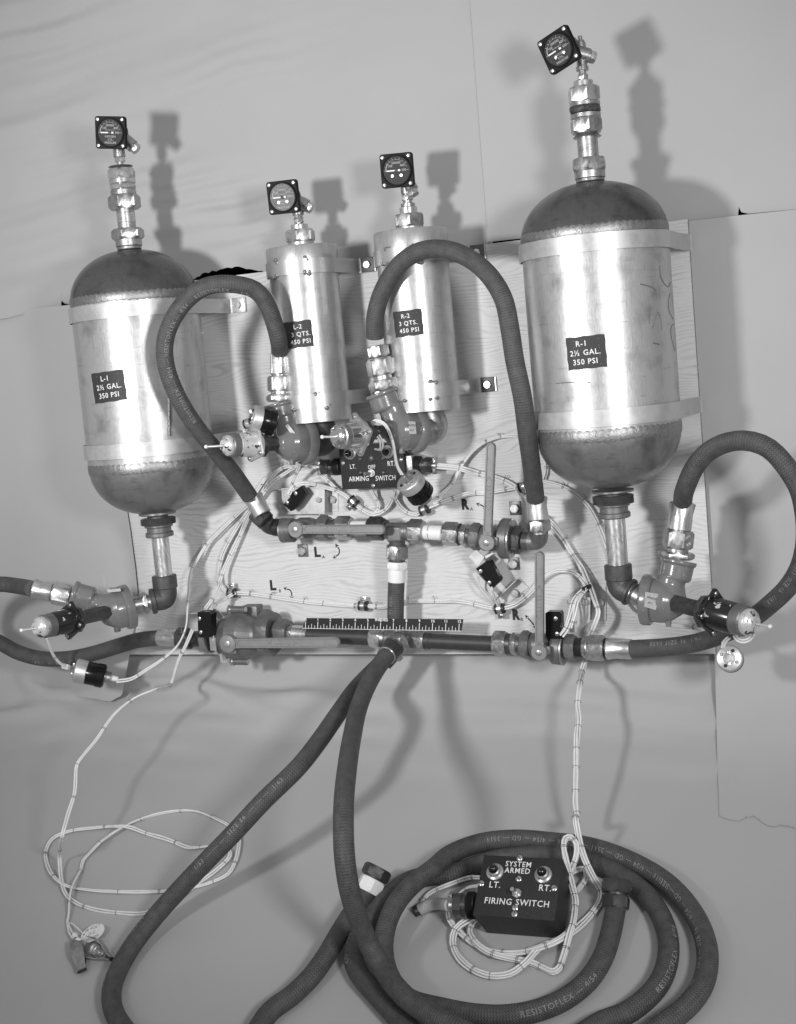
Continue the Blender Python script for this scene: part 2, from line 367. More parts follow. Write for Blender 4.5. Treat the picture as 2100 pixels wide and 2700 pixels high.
# ================================================================ the setting
def bez(p0, p1, p2, p3, n):
    return [tuple(p0[i]*(1-t)**3 + 3*p1[i]*t*(1-t)**2 + 3*p2[i]*t*t*(1-t) + p3[i]*t**3 for i in (0, 1)) for t in [k/n for k in range(n + 1)]]
w0 = -1.6
top = (17*SB - w0*CBE, 17*CBE + w0*SB + ZB); low = (-w0*CBE, w0*SB + ZB)
PROF = [(top[0] + (low[0]-top[0])*k/10, top[1] + (low[1]-top[1])*k/10) for k in range(10)]
PROF += bez(low, (low[0] - 3.4*SB, low[1] - 3.4*CBE), (-2.6, 0), (-9.5, 0), 26) + [(-9.5 - 2.2*k, 0) for k in range(1, 48)]   # (y, z) inches
def sweep_hit(px, py, h=0.0):
    """where the pixel's ray meets the paper sweep (raised h inches)"""
    d = ray(px, py); best = None
    for (y0, z0), (y1, z1) in zip(PROF, PROF[1:]):
        dy, dz = y1 - y0, z1 - z0; l = math.hypot(dy, dz); ny, nz = dz/l, -dy/l
        if nz < 0 or (abs(nz) < 1e-9): ny, nz = ny, nz
        if ny > 0: ny, nz = -ny, -nz
        if abs(dy) > 0 and abs(dz) < 1e-9: ny, nz = 0, 1
        ya, za = (y0 + ny*h)*IN, (z0 + nz*h)*IN; ey, ez = dy*IN, dz*IN
        den = d.y*ez - d.z*ey
        if abs(den) < 1e-12: continue
        t = ((ya - CAM.y)*ez - (za - CAM.z)*ey)/den
        s = ((ya - CAM.y)*d.z - (za - CAM.z)*d.y)/den
        if -0.02 <= s <= 1.02 and t > 0 and (best is None or t < best): best = t
    return CAM + d*best if best else S(px, py, h)
def wrinkle(x, y, seed, amp):
    return amp*(noise.noise(V((x*1.3, y*3.5, seed))) + 0.5*noise.noise(V((x*3.1 + y*1.5, y*8 - x*2.2, seed + 9))))
# floor sheet: paper swept up behind the board
mb = MB(); us = [-75 + 1.5*i for i in range(24)] + [-39 + 0.5*i for i in range(110)] + [16 + 1.5*i for i in range(40)]; n = len(us)
for j, (y, z) in enumerate(PROF):
    for u in us:
        damp = max(0.0, min(1.0, (5 - abs(j - 18)*0.22)/5))
        k = wrinkle(u*0.045, j*0.06, 3, 0.34)*damp*(1.5 if u < 0 else 0.7) if y > -12 else 0.0
        if u < 2 and 12 < j < 30:
            rg = 1 - abs(noise.noise(V((u*0.10 + j*0.03, j*0.09 - u*0.02, 5)))*2.6); k += 1.15*max(0, rg - 0.5)*min(1, (2 - u)/10)*min(1, (30 - j)/7)*min(1, (j - 12)/6)
        mb.v.append(V((u, y - k*0.5, z + max(k, -0.02 if z < 0.1 else k)))*IN)
for j in range(len(PROF) - 1):
    for i in range(n - 1): mb.face((j*n + i, (j+1)*n + i, (j+1)*n + i + 1, j*n + i + 1))
tag(obj('floor_paper', mb, 'paper', None, 80), kind='structure')
mb = MB(); mb.box(W(0, 20, -9), UX, VX, WX, 110*IN, 75*IN, 0.5*IN); tag(obj('wall', mb, 'wall', None, 0), kind='structure')

def sheet(name, rows, wf, label, nx, seed, amp, mat='paper', th=0.03, near_sweep=False):
    """rows: (y, left px, right px, ...) described per column instead: rows is a list of photo polylines (top to bottom edge columns)"""
    mb = MB(); nr = len(rows); nc = nx + 1
    for row in rows:
        for i in range(nc):
            f = i/nx; k = f*(len(row) - 1); a = int(min(k, len(row) - 2)); g = k - a
            px = row[a][0]*(1-g) + row[a+1][0]*g; py = row[a][1]*(1-g) + row[a+1][1]*g
            w = wf(px, py) + wrinkle(px*0.002, py*0.002, seed, amp)*min(1, abs(px - 1275)/260.0)
            p = P(px, py, w)
            if near_sweep and py > 1700:
                q = sweep_hit(px, py, 0.07 + 0.04*noise.noise(V((px*0.01, 0, 2))))
                if (q - CAM).length < (p - CAM).length: p = q
            mb.v.append(p)
    for j in range(nr - 1):
        for i in range(nc - 1): mb.face((j*nc + i, (j+1)*nc + i, (j+1)*nc + i + 1, j*nc + i + 1))
    m2 = MB(); nv = len(mb.v); m2.v = mb.v + [p - WX*th*IN for p in mb.v]; m2.f = list(mb.f) + [tuple(i + nv for i in f)[::-1] for f in mb.f]
    rim = [i for i in range(nc)] + [j*nc + nc - 1 for j in range(1, nr)] + [(nr-1)*nc + i for i in range(nc - 2, -1, -1)] + [j*nc for j in range(nr - 2, 0, -1)]
    for a, b in zip(rim, rim[1:] + rim[:1]): m2.f.append((a, b, b + nv, a + nv))
    m2.uv = [None]*len(m2.f)
    return tag(obj(name, m2, mat, None, 80), label, 'paper', 'grey paper sheets')
def lerp_rows(topline, botline, xs, ny, ease=1.0):
    def yat(line, x):
        for (x0, y0), (x1, y1) in zip(line, line[1:]):
            if x0 <= x <= x1: return y0 + (y1 - y0)*(x - x0)/((x1 - x0) or 1)
        return line[0][1] if x < line[0][0] else line[-1][1]
    rows = []
    for j in range(ny + 1):
        f = (j/ny)
        g = max(0.0, (f - 0.9)/0.1)
        sm = lambda x: sum(yat(botline, x + o) for o in (-60, -30, 0, 30, 60))/5
        rows.append([(x, yat(topline, x)*(1-f) + (sm(x)*(1-g) + yat(botline, x)*g)*f) for x in xs])
    return rows
jag = lambda x, a: a*noise.noise(V((x*0.11, 0.3, 7))) + 0.6*a*noise.noise(V((x*0.33, 1.3, 7)))
bot = [(-500, 950), (0, 842), (106, 821), (158, 811), (161, 809), (162, 792), (170, 800), (185, 804), (230, 804), (300, 798), (440, 760), (480, 750)] + \
      [(x, y + jag(x, 5)) for x, y in [(505, 738), (513, 733), (520, 731), (527, 727), (533, 722), (541, 719), (550, 718), (560, 717), (570, 717), (580, 712), (590, 709), (600, 707), (612, 706), (620, 704), (632, 703), (643, 705), (650, 708), (660, 710), (672, 711), (682, 713), (690, 714)]] + \
      [(696, 716), (702, 730), (760, 745), (1240, 690), (1265, 660), (1300, 660), (1420, 650)]
xs = sorted(set([-500 + 40*i for i in range(46)] + [p[0] for p in bot] + [500 + 4*i for i in range(50)]))
xs = [x for x in xs if x <= 1330]
rows = lerp_rows([(-500, -330), (1420, -330)], bot, xs, 170)
cr_w = lambda px, py: -1.25 + 0.075*math.sin((py + px*0.30 + 26*noise.noise(V((px*0.004, py*0.006, 8))))*0.135)*max(0, 0.35 + 1.6*noise.noise(V((px*0.0022, py*0.005, 3))))*(1 if px < 700 else max(0.15, 1 - (px - 700)/300)) + 0.13*math.sin((py + px*0.36 + 30*noise.noise(V((px*0.003, py*0.004, 12))))*0.062)*max(0, 0.4 + 1.4*noise.noise(V((px*0.002 + 5, py*0.004, 3))))*max(0.1, 1 - px/1100.0) + 0.55*math.exp(-((px - 300)/420.0)**2)*max(0, 1 - abs(py - 520)/700.0) \
    + 0.24*math.sin((py + px*0.33)*0.021 + 1.2*noise.noise(V((px*0.003, py*0.004, 1))))*(1 if px < 520 else max(0, 1 - (px - 520)/260)) + 0.11*math.sin((py + px*0.3)*0.055 + 1.5*noise.noise(V((px*0.004, py*0.003, 4))))*max(0, 1 - px/700)
sheet('backdrop_paper', rows, cr_w, 'wide wrinkled grey paper sheet behind the left tank with ragged torn bottom edge', len(xs) - 1, 1, 0.16)
bot2 = [(1255, 700), (1262, 648), (1285, 638), (1340, 632), (1380, 628), (1400, 650), (1700, 640), (1742, 588), (1755, 586), (1775, 584), (1797, 582.5), (1945, 567.5), (1947, 567), (1949, 545), (1956, 559), (1975, 563), (2100, 551), (2500, 520)]
xs = sorted(set([1262 + 30*i for i in range(35)] + [p[0] for p in bot2[1:] if p[0] < 2300] + [1942 + 3*i for i in range(8)]))
rows = lerp_rows([(1200, -330), (2500, -330)], bot2, xs, 30)
rows = [[(x + (-22 + 48*(y/640.0) if x < 1275 else 0), y) for x, y in r] for r in rows]
sheet('backdrop_paper', rows, lambda px, py: -1.12 - 0.06*min(1, max(0, (px - 1262)/120)) + 0.1*math.sin(py*0.006 + px*0.002)*min(1, (px - 1250)/300), 'plain grey paper sheet behind the tall right tank, overlapping the wider sheet', len(xs) - 1, 6, 0.12)
# side sheet on the left, lapping over the plywood edge
edge = [(800, 235), (830, 240), (1100, 300), (1300, 330), (1351, 336), (1400, 344), (1500, 357), (1560, 363), (1600, 361), (1680, 350), (1725, 342), (1790, 330), (1828, 323), (1836, 318), (1840, 309), (1849, 292)]
rows = []
for (y, x) in edge:
    f = max(0, (y - 1700)/149.0)
    ys = lambda xx, y=y, f=f: y - f*max(0, (290 - xx))*0.135 + (jag(xx, 3) if f > 0.95 else 0) + (1 - min(1, (y - 800)/300.0))*(220 - xx)*0.10
    rows.append([(xx, ys(xx)) for xx in [-450 + (x + 450)*i/40.0 for i in range(41)]])
sheet('side_paper', rows, lambda px, py: -1.45 + 1.66*min(1, max(0, (px - 20)/270.0)) + (0.12 if px > 250 and py > 1560 else 0), 'grey paper sheet lapping over the left plywood edge, torn at its bottom', 40, 11, 0.04, near_sweep=True)
torn = [(1780 + px_, y_) for px_, y_ in ((0, 0), (118, 2), (139, 9), (164, 16), (174, 14), (187, 5), (209, 3), (226, 13), (242, 26), (263, 30), (275, 26), (296, 28), (320, 35), (360, 40), (420, 34))]
edge = [(583, 1800), (600, 1800), (640, 1801), (655, 1806), (696, 1807), (850, 1822), (1012, 1838), (1140, 1846), (1146, 1843), (1152, 1848), (1260, 1856), (1500, 1876), (1574, 1881), (1725, 1885), (1780, 1887), (1900, 1890), (2020, 1893), (2100, 1896), (2150, 1898)]
rows = []
for (y, x) in edge:
    f = max(0, (y - 2020)/130.0)
    def dy(xx): 
        for (xa, ya), (xb, yb) in zip(torn, torn[1:]):
            if xa <= xx <= xb: return ya + (yb - ya)*(xx - xa)/(xb - xa)
        return torn[-1][1]
    rows.append([(xx, (y - (1 - min(1, max(0, (y - 583)/500.0)))*(xx - x)*0.105) + f*(dy(xx) + jag(xx*2.2, 3.5)) if i else y) for i, xx in enumerate([x + 260*(k/60.0) if k < 60 else x + 260 + (k - 60)*55 for k in range(69)])])
sheet('side_paper', rows, lambda px, py: -0.45 - 0.5*min(1, max(0, (px - 1900)/260.0)), 'smooth grey paper sheet beside the right plywood edge, reaching down to the floor', 68, 15, 0.07, near_sweep=True)

# ---------------------------------------------------------------- plywood board
def board_uv(mb):
    pass
bd = MB(); i0 = 0
u0, u1, v1, th = -24.3, 24.0, 29.05, 0.62
for (u, v) in ((u0, 0), (u1, 0), (u1, v1), (u0, v1)): bd.v.append(W(u, v, 0))
for (u, v) in ((u0, 0), (u1, 0), (u1, v1), (u0, v1)): bd.v.append(W(u, v, -th))
bd.face((0, 1, 2, 3), [(u*IN*10, v*IN*10) for u, v in ((u0, 0), (u1, 0), (u1, v1), (u0, v1))])
for a, b in ((0, 1), (1, 2), (2, 3), (3, 0)): bd.face((a, a + 4, b + 4, b))
bd.face((7, 6, 5, 4))
board = obj('plywood_board', bd, 'wood', None, 0)
board.data.materials.append(M['woodedge'])
for p in board.data.polygons:
    if p.index: p.material_index = 1
tag(board, 'pale plywood panel with wavy grain that everything is bolted to', 'board')
def board_text(body, z, x, y, hpx, bold=0.03, sx=1.0):
    c = PZ(z, x, y, 0); mb = MB(); add_text(mb, body, inch(hpx, c)*IN*1.38, lambda a, b: c + UX*a*sx + VX*b + WX*0.0003, bold); return obj('lettering', mb, 'ink', board, 0)
def board_arrow(z, pts, head, tail):
    mb = MB(); q = smooth_path([PZ(z, x, y, 0.0) for x, y in pts], 0.002); r = 0.0012
    for a, b in zip(q, q[1:]):
        d = (b - a).normalized(); s = WX.cross(d)*r; i = len(mb.v); mb.v += [a - s + WX*0.0003, b - s + WX*0.0003, b + s + WX*0.0003, a + s + WX*0.0003]; mb.face((i, i+1, i+2, i+3))
    def tri(p, d, L, wd):
        s = WX.cross(d).normalized()*wd; i = len(mb.v); mb.v += [p - s + WX*0.00035, p + d*L + WX*0.00035, p + s + WX*0.00035, p + d*L*0.25 + WX*0.00035]; mb.face((i, i+3, i+1)); mb.face((i+3, i+2, i+1))
    tri(q[-1], (q[-1] - q[-4]).normalized(), 0.008, 0.0045); tri(q[0], (q[3] - q[0]).normalized(), -0.007, 0.004)
    return obj('arrow', mb, 'ink', board, 0)
board_text('L', zF, 812, 1435, 26, 0.05); board_text('A', zF, 860, 1470, 9, 0.01)
board_arrow(zF, [(950, 1465), (975, 1445), (978, 1415), (965, 1395)], 1, 1)
board_text('L', zJ, 622, 126, 26, 0.05); board_text('B', zJ, 676, 165, 9, 0.01)
board_arrow(zJ, [(725, 150), (750, 158), (763, 180), (763, 203)], 1, 1)
board_text('R', zG, 782, 795, 27, 0.06, 0.8); board_text('A', zG, 833, 828, 9, 0.01)
board_arrow(zG, [(892, 795), (910, 800), (925, 812)], 1, 1)
board_text('R', zK, 1162, 345, 27, 0.06, 0.8); board_text('B', zK, 1208, 378, 9, 0.01)
board_arrow(zK, [(1252, 365), (1275, 390), (1300, 420)], 1, 1)

# ================================================================ tanks
def tat(A, d, px, py):                       # parameter (m) on the line A + t d seen at this pixel
    r = ray(px, py).normalized(); q = A - CAM; b = d.dot(r); return (b*r.dot(q) - d.dot(q))/(1 - b*b)
def placard(parent, A, d, R, px, py, lines, wpx, hpx, tilt):
    """dark card bent round a shell of radius R about axis A + t d, hand-lettered in white"""
    rr = ray(px, py); best = None                       # hit of the ray with the shell
    q = CAM - A; a_ = rr - d*rr.dot(d); b_ = q - d*q.dot(d)
    A2 = a_.dot(a_); B2 = a_.dot(b_); C2 = b_.dot(b_) - (R + 0.0006)**2
    t = (-B2 - math.sqrt(B2*B2 - A2*C2))/A2; h = CAM + rr*t
    nrm = (h - A) - d*(h - A).dot(d); nrm.normalize(); tz = (h - A).dot(d); ex = d.cross(nrm)
    hw, hh = inch(wpx, h)*IN/2, inch(hpx, h)*IN/2
    cosf = abs(nrm.dot(-rr.normalized())); hw /= max(0.5, cosf)
    ct, st = math.cos(tilt), math.sin(tilt)
    def fn(off):
        def g(x, y):
            x, y = x*ct - y*st, x*st + y*ct
            an = x/R; return A + d*(tz + y) + (nrm*math.cos(an) + ex*math.sin(an))*(R + off)
        return g
    mb = MB(); k = 10; g = fn(0.0007); rows = 6
    for j in range(rows + 1):
        for i in range(k + 1): mb.v.append(g(-hw + 2*hw*i/k + 0.0006*math.sin(j*2.1 + i), -hh + 2*hh*j/rows + 0.0005*math.sin(i*1.7)))
    for j in range(rows):
        for i in range(k): mb.face((j*(k+1) + i, j*(k+1) + i + 1, (j+1)*(k+1) + i + 1, (j+1)*(k+1) + i))
    card = obj('label_card', mb, 'plate', parent, 60)
    tx = MB()
    for i, (s, dx) in enumerate(lines):
        add_text(tx, s, hh*0.47, (lambda g, dy, dx: lambda x, y: g(x + dx*hw, y + dy))(fn(0.0010), hh*(0.55 - 0.56*i), dx), 0.012, 1.12)
    obj('lettering', tx, 'white', card, 0)
    ln = MB()
    for i in range(3):
        for s in (-1, 1):
            y0 = hh*(0.55 - 0.56*i + s*0.20); i0 = len(ln.v); g2 = fn(0.0009)
            ln.v += [g2(-hw*0.62, y0), g2(hw*0.7, y0), g2(hw*0.7, y0 + 0.00018), g2(-hw*0.62, y0 + 0.00018)]; ln.face((i0, i0+1, i0+2, i0+3))
    obj('guide_line', ln, 'white', card, 0)
def weld(parent, A, d, t, R, r, burn=False, n=190):
    a, b, dd = basis(d); mb = MB(); k = 8; i0 = 0
    for j in range(n):
        an = 2*pi*j/n; e = a*math.cos(an) + b*math.sin(an)
        rip = 1 + 0.16*math.sin(j*2.1) + 0.15*noise.noise(V((j*0.3, R*40, t*30)))
        for m in range(k):
            q = 2*pi*m/k; wob = 0.0016*noise.noise(V((j*0.09, 3, t*50)))
            mb.v.append(A + d*(t + wob + math.cos(q)*r*2.2 + 0.0010*math.sin(j*2.1)) + e*(R - r*0.25 + math.sin(q)*r*0.42*(1 + (rip - 1)*0.7)))
    for j in range(n):
        for m in range(k):
            j2, m2 = (j+1) % n, (m+1) % k; mb.face((j*k + m, j2*k + m, j2*k + m2, j*k + m2))
    return obj('weld_bead', mb, 'burn' if burn else 'weld', parent, 60)
def strap(parent, A, d, t, R, hw, tabs, mat='strap', th=0.0022, uang=None):
    """flat band round the front of a tank running tangentially back to the board; tabs: list of +1/-1 sides with bolt tabs"""
    mb = MB(); pts = []
    wv = WX; uv = UX
    Aw = A + d*t; wax = (Aw - W(0, 0, 0)).dot(WX)
    n = 40
    for i in range(n + 1):
        an = -pi*0.5 + pi*i/n; an *= 1.0
        pts.append(((math.sin(an))*(R + th*0.6), math.cos(an)*(R + th*0.6)))
    def side(sg): return [(sg*(R + th*0.6), -wax*0.35), (sg*(R + 0.004), -wax*0.7), (sg*(R + 0.009), -wax + 0.006), (sg*(R + 0.012), -wax + 0.0025)] + ([(sg*(R + 0.045), -wax + 0.0025)] if sg in tabs else [])
    prof = [p for p in side(-1)[::-1]] + pts + side(1)
    k = len(prof)
    for j, (x, w) in enumerate(prof):
        p0, p1 = prof[max(0, j-1)], prof[min(k-1, j+1)]; tx, tw = p1[0]-p0[0], p1[1]-p0[1]; l = math.hypot(tx, tw) or 1; nx, nw = -tw/l, tx/l
        for (o, s) in ((0, -1), (0, 1), (1, 1), (1, -1)):
            mb.v.append(Aw + uv*(x + nx*th*o) + wv*(w + nw*th*o) + d*(s*hw))
    for j in range(k - 1):
        for m in range(4): mb.face((j*4 + m, j*4 + (m+1) % 4, (j+1)*4 + (m+1) % 4, (j+1)*4 + m))
    mb.face((0, 1, 2, 3)); mb.face(tuple((k-1)*4 + m for m in (3, 2, 1, 0)))
    o = obj('strap', mb, mat, parent, 30)
    for sg in tabs:
        c = Aw + uv*sg*(R + 0.030) + wv*(-wax + 0.0048)
        pb = MB(); pb.box(c, uv, d, wv, 0.013, hw*1.05, 0.0012, 0.0004); obj('tab_plate', pb, 'alu' if mat == 'strap' else 'iron', o, 30)
        bm_ = MB(); bm_.hexnut(c + wv*0.001, c + wv*0.0065, 0.0062, roll=random.random()); obj('bolt', bm_, 'bright', o)
    return o
def stack(parent, A, d, items, px_of):
    """items: (name, y0, y1, kind, halfwidth, mat) in zoom pixels along the axis"""
    z, k, xa = px_of
    for (nm, ya, yb, kind, hwp, mt) in items:
        ta, tb = tat(A, d, *z(xa(ya), ya)), tat(A, d, *z(xa(yb), yb)); Pa, Pb = A + d*ta, A + d*tb
        r = inch(hwp/k, (Pa + Pb)/2)*IN; mb = MB()
        if kind == 'hex': mb.hexnut(Pb, Pa, r*0.95, roll=0.35)
        elif kind == 'hexr': mb.hexnut(Pb, Pa, r*0.93, roll=0.1)
        elif kind == 'cyl': mb.cyl(Pb, Pa, r)
        elif kind == 'cone': mb.cyl(Pb, Pa, r, r*0.6)
        elif kind == 'icone': mb.cyl(Pb, Pa, r*0.7, r)
        elif kind == 'thread':
            L = (Pa - Pb).length; n = max(3, int(L/0.0018)); pr = []
            for i in range(n): pr += [(L*i/n, r*0.93), (L*(i + 0.5)/n, r)]
            mb.lathe(Pb, Pa - Pb, pr + [(L, r*0.93)], 28)
        obj(nm, mb, mt, parent)
def big_tank(name, label, pb, pt, R, ys, straps_y, tabs, zone, neck, card, cat='tank'):
    A = P(*pb, 5.05); Bp = P(*pt, 5.05); d = VX.copy(); A = (A + Bp)/2 - VX*((Bp - A).dot(VX)/2)
    t_dt, t_w1, t_w2, t_db = [tat(A, d, *q) for q in ys]          # dome top, upper weld, lower weld, dome bottom
    root = thing(name, A + d*t_db, label, cat, 'pressurised bottles on the plywood'); Rm = R*IN
    sh = MB(); sh.lathe(A, d, [(t_w2 + (t_w1 - t_w2)*i/12, Rm) for i in range(13)], 96, cap=False); obj('shell', sh, 'tank', root)
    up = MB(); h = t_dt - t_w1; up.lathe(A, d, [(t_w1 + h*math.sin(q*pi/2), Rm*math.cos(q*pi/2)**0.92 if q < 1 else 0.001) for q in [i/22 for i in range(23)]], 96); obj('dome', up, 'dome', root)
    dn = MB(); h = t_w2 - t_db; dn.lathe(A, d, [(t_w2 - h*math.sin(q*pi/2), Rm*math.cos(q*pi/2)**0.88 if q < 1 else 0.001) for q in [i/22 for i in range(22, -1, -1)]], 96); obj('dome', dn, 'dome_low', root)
    weld(root, A, d, t_w1 + 0.002, Rm, 0.0042); weld(root, A, d, t_w2 - 0.002, Rm, 0.0052)
    for q in straps_y: strap(root, A, d, tat(A, d, *q), Rm + 0.0015, 0.53*IN, tabs)
    placard(root, A, d, Rm, *card)
    return root, A, d
axl = lambda x0, y0, x1, y1: (lambda y: x0 + (x1 - x0)*(y - y0)/(y1 - y0))
tankL, AL, dL = big_tank('pressure_tank', 'large domed steel tank marked L-1, behind the hose loop', (415, 1515), (338, 455), 4.66,
    [zA(842, 1112), zA(868, 1440), zE(665, 1195), zE(715, 1572)], [zA(868, 1512), zE(655, 1072)], (1,), None, None,
    (*zE(378, 622), [('L-1', -0.1), ('2½ GAL.', 0.05), ('350 PSI', 0.0)], 84, 80, 0.045))
tankR, AR, dR = big_tank('pressure_tank', 'large domed steel tank marked R-1, reaching the right plywood edge', (1632, 1493), (1539, 247), 4.66,
    [zC(620, 1165), zC(655, 1515), zD(620, 1290), zD(650, 1668)], [zC(660, 1585), zD(615, 1195)], (), None, None,
    (*zD(475, 798), [('R-1', -0.2), ('2½ GAL.', -0.05), ('350 PSI', -0.08)], 103, 86, 0.02))
stack(tankL, AL, dL, [('collar', 1112, 1088, 'cyl', 78, 'weld'), ('nut', 1092, 1042, 'cyl', 84, 'nut'), ('nut', 1046, 976, 'hex', 96, 'nut'), ('neck', 980, 846, 'cyl', 57, 'nut'), ('sleeve', 938, 872, 'cyl', 59, 'bright'),
    ('nut', 852, 762, 'hex', 95, 'nut'), ('ring', 764, 726, 'cyl', 82, 'nut'), ('nut', 724, 690, 'hexr', 82, 'bright'), ('collar', 690, 655, 'cyl', 84, 'bright'), ('nut', 656, 592, 'hexr', 86, 'bright'), ('shoulder', 594, 574, 'cone', 80, 'nut'),
    ('stem', 578, 540, 'cyl', 19, 'nut'), ('small_nut', 549, 516, 'hexr', 33, 'bright'), ('socket', 518, 462, 'cyl', 38, 'nut'), ('riser', 470, 405, 'cyl', 30, 'nut')],
    (zA, 2.427, axl(812, 470, 848, 1100)))
stack(tankR, AR, dR, [('collar', 1166, 1138, 'cyl', 92, 'weld'), ('nut', 1146, 1092, 'cyl', 98, 'nut'), ('nut', 1096, 1012, 'hex', 106, 'nut'), ('neck', 1016, 876, 'cyl', 66, 'nut'), ('sleeve', 992, 892, 'cyl', 63, 'bright'),
    ('shoulder', 880, 850, 'icone', 92, 'nut'), ('nut', 852, 756, 'hexr', 99, 'nut'), ('ring', 760, 724, 'cyl', 97, 'nut'), ('nut', 722, 676, 'hex', 101, 'darknut'), ('ring', 684, 650, 'cyl', 97, 'nut'), ('nut', 660, 556, 'hexr', 99, 'bright'), ('collar', 560, 516, 'cyl', 63, 'bright'),
    ('small_nut', 508, 474, 'hexr', 33, 'bright'), ('stem', 520, 440, 'cyl', 24, 'nut'), ('ring', 452, 424, 'cyl', 40, 'nut'), ('riser', 430, 270, 'cyl', 33, 'nut'), ('ring', 300, 280, 'cyl', 34, 'nut'), ('plug', 280, 256, 'hex', 28, 'nut'), ('pin', 260, 228, 'cyl', 14, 'nut')],
    (zC, 2.427, axl(571, 300, 620, 1150)))
# crayon scrawl on the right tank
def scrawl(parent, A, d, R, z, pts, r=0.0006, nm='crayon_mark', mt='crayon'):
    q = []
    for x, y in pts:
        rr = ray(*z(x, y)); qv = CAM - A; a_ = rr - d*rr.dot(d); b_ = qv - d*qv.dot(d)
        A2 = a_.dot(a_); B2 = a_.dot(b_); C2 = b_.dot(b_) - (R + 0.0002)**2; dd = B2*B2 - A2*C2
        if dd <= 0: continue
        q.append(CAM + rr*((-B2 - math.sqrt(dd))/A2))
    mb = MB(); mb.tube(smooth_path(q, 0.003), r, 6); obj(nm, mb, mt, parent, 80)
RR = 4.66*IN
q = []
scrawl(tankL, AL, dL, RR, zE, [(838, 700 + i*22) if i % 2 else (842, 700 + i*22) for i in range(0, 14)], 0.0034, 'seam_weld', 'burn')
scrawl(tankR, AR, dR, RR, zD, [(822, 360), (870, 372), (905, 385), (925, 402)], 0.0009)
scrawl(tankR, AR, dR, RR, zD, [(912, 410), (925, 440), (922, 462)])
scrawl(tankR, AR, dR, RR, zD, [(880, 510), (878, 560), (882, 615)])
scrawl(tankR, AR, dR, RR, zD, [(900, 645), (922, 570), (938, 540), (955, 590), (962, 655)])
scrawl(tankR, AR, dR, RR, zD, [(948, 240), (952, 300), (975, 355), (1003, 378), (1015, 350)], 0.0007)
scrawl(tankR, AR, dR, RR, zD, [(1014, 420), (1003, 470), (1010, 540), (1033, 585)], 0.0007)
scrawl(tankR, AR, dR, RR, zD, [(1036, 618), (1020, 640), (1022, 700), (1045, 790)], 0.0007)
scrawl(tankR, AR, dR, RR, zD, [(905, 738), (925, 742), (945, 748)], 0.0011)
scrawl(tankR, AR, dR, RR, zD, [(150, 1015), (300, 996), (420, 988), (505, 990)], 0.0006)

def small_tank(label, pm, pb_, ytop, ybot, y_cap, y_strap, card, neck, zn, xa, tabs_low):
    A = (P(*pm, 3.2) + P(*pb_, 3.2))/2; d = VX.copy(); R = 2.46*IN
    t_t, t_b = tat(A, d, *ytop), tat(A, d, *ybot)
    root = thing('pressure_bottle', A + d*t_b, label, 'tank', 'pressurised bottles on the plywood')
    sh = MB(); sh.lathe(A, d, [(t_b, R - 0.004), (t_b + 0.003, R)] + [(t_b + 0.003 + (t_t - t_b - 0.006)*i/12, R) for i in range(1, 13)] + [(t_t, R - 0.003)], 72); obj('shell', sh, 'tank2', root)
    tc0, tc1 = tat(A, d, *y_cap[0]), tat(A, d, *y_cap[1])
    def band(t0, t1, mat):
        hw = (t1 - t0)/2; return strap(root, A, d, (t0 + t1)/2, R + 0.001, hw, (1,), mat)
    band(tc0, tc1, 'tank2'); ts0, ts1 = tat(A, d, *y_strap[0]), tat(A, d, *y_strap[1]); band(ts0, ts1, 'tank2')
    ec = MB(); ec.lathe(A, d, [(tc1 - 0.002, R), (tc1 - 0.001, R + 0.0022), (t_t - 0.001, R + 0.0022), (t_t + 0.0012, R + 0.001), (t_t + 0.0012, R - 0.006)], 72, cap=False); obj('end_cap', ec, 'tank2', root)
    ec = MB(); ec.lathe(A, d, [(t_b - 0.001, R - 0.006), (t_b - 0.001, R + 0.001), (t_b, R + 0.002), (ts0 + 0.001, R + 0.002), (ts0 + 0.002, R)], 72, cap=False); obj('end_cap', ec, 'tank2', root)
    a, b, _ = basis(d, WX)
    for t in (tc0, tc1, ts0, ts1):                                   # tack welds
        for an in (-0.35 + random.uniform(-.12, .12), 0.62 + random.uniform(-.15, .15)):
            mb = MB(); c = A + d*t + (a*math.cos(an) + b*math.sin(an))*(R + 0.0025)
            n_ = a*math.cos(an) + b*math.sin(an); e = d.cross(n_)
            for i in range(random.randint(3, 7)):
                mb.sphere(c + e*random.uniform(-.008, .008) + d*random.uniform(-.003, .003), random.uniform(0.002, 0.0046), 8, 6, 0.7, n_)
            obj('tack_weld', mb, 'burn', root, 60)
    placard(root, A, d, R, *card)
    stack(root, A, d, neck, (zn, 2.427, xa))
    return root, A, d, t_b
tk2, A2, d2, tb2 = small_tank('slim steel bottle marked L-2, partly behind a hose', (809, 762), (831, 1080), zB(375, 735), zF(790, 455), (zB(380, 915), zB(380, 822)), (zF(800, 348), zF(800, 245)),
    (*zB(326, 1290), [('L-2', 0.08), ('3 QTS.', 0.22), ('450 PSI', 0.16)], 76, 70, 0.03),
    [('flange', 722, 694, 'cyl', 82, 'tank2'), ('nut', 700, 618, 'hex', 88, 'bright'), ('collar', 620, 585, 'cyl', 56, 'bright'), ('stem', 588, 530, 'cyl', 24, 'nut'), ('small_nut', 574, 542, 'hexr', 34, 'bright'), ('small_nut', 540, 520, 'hexr', 30, 'bright'), ('socket', 525, 482, 'cyl', 37, 'nut'), ('riser', 490, 420, 'cyl', 30, 'nut')],
    zB, axl(352, 490, 368, 690), (1,))
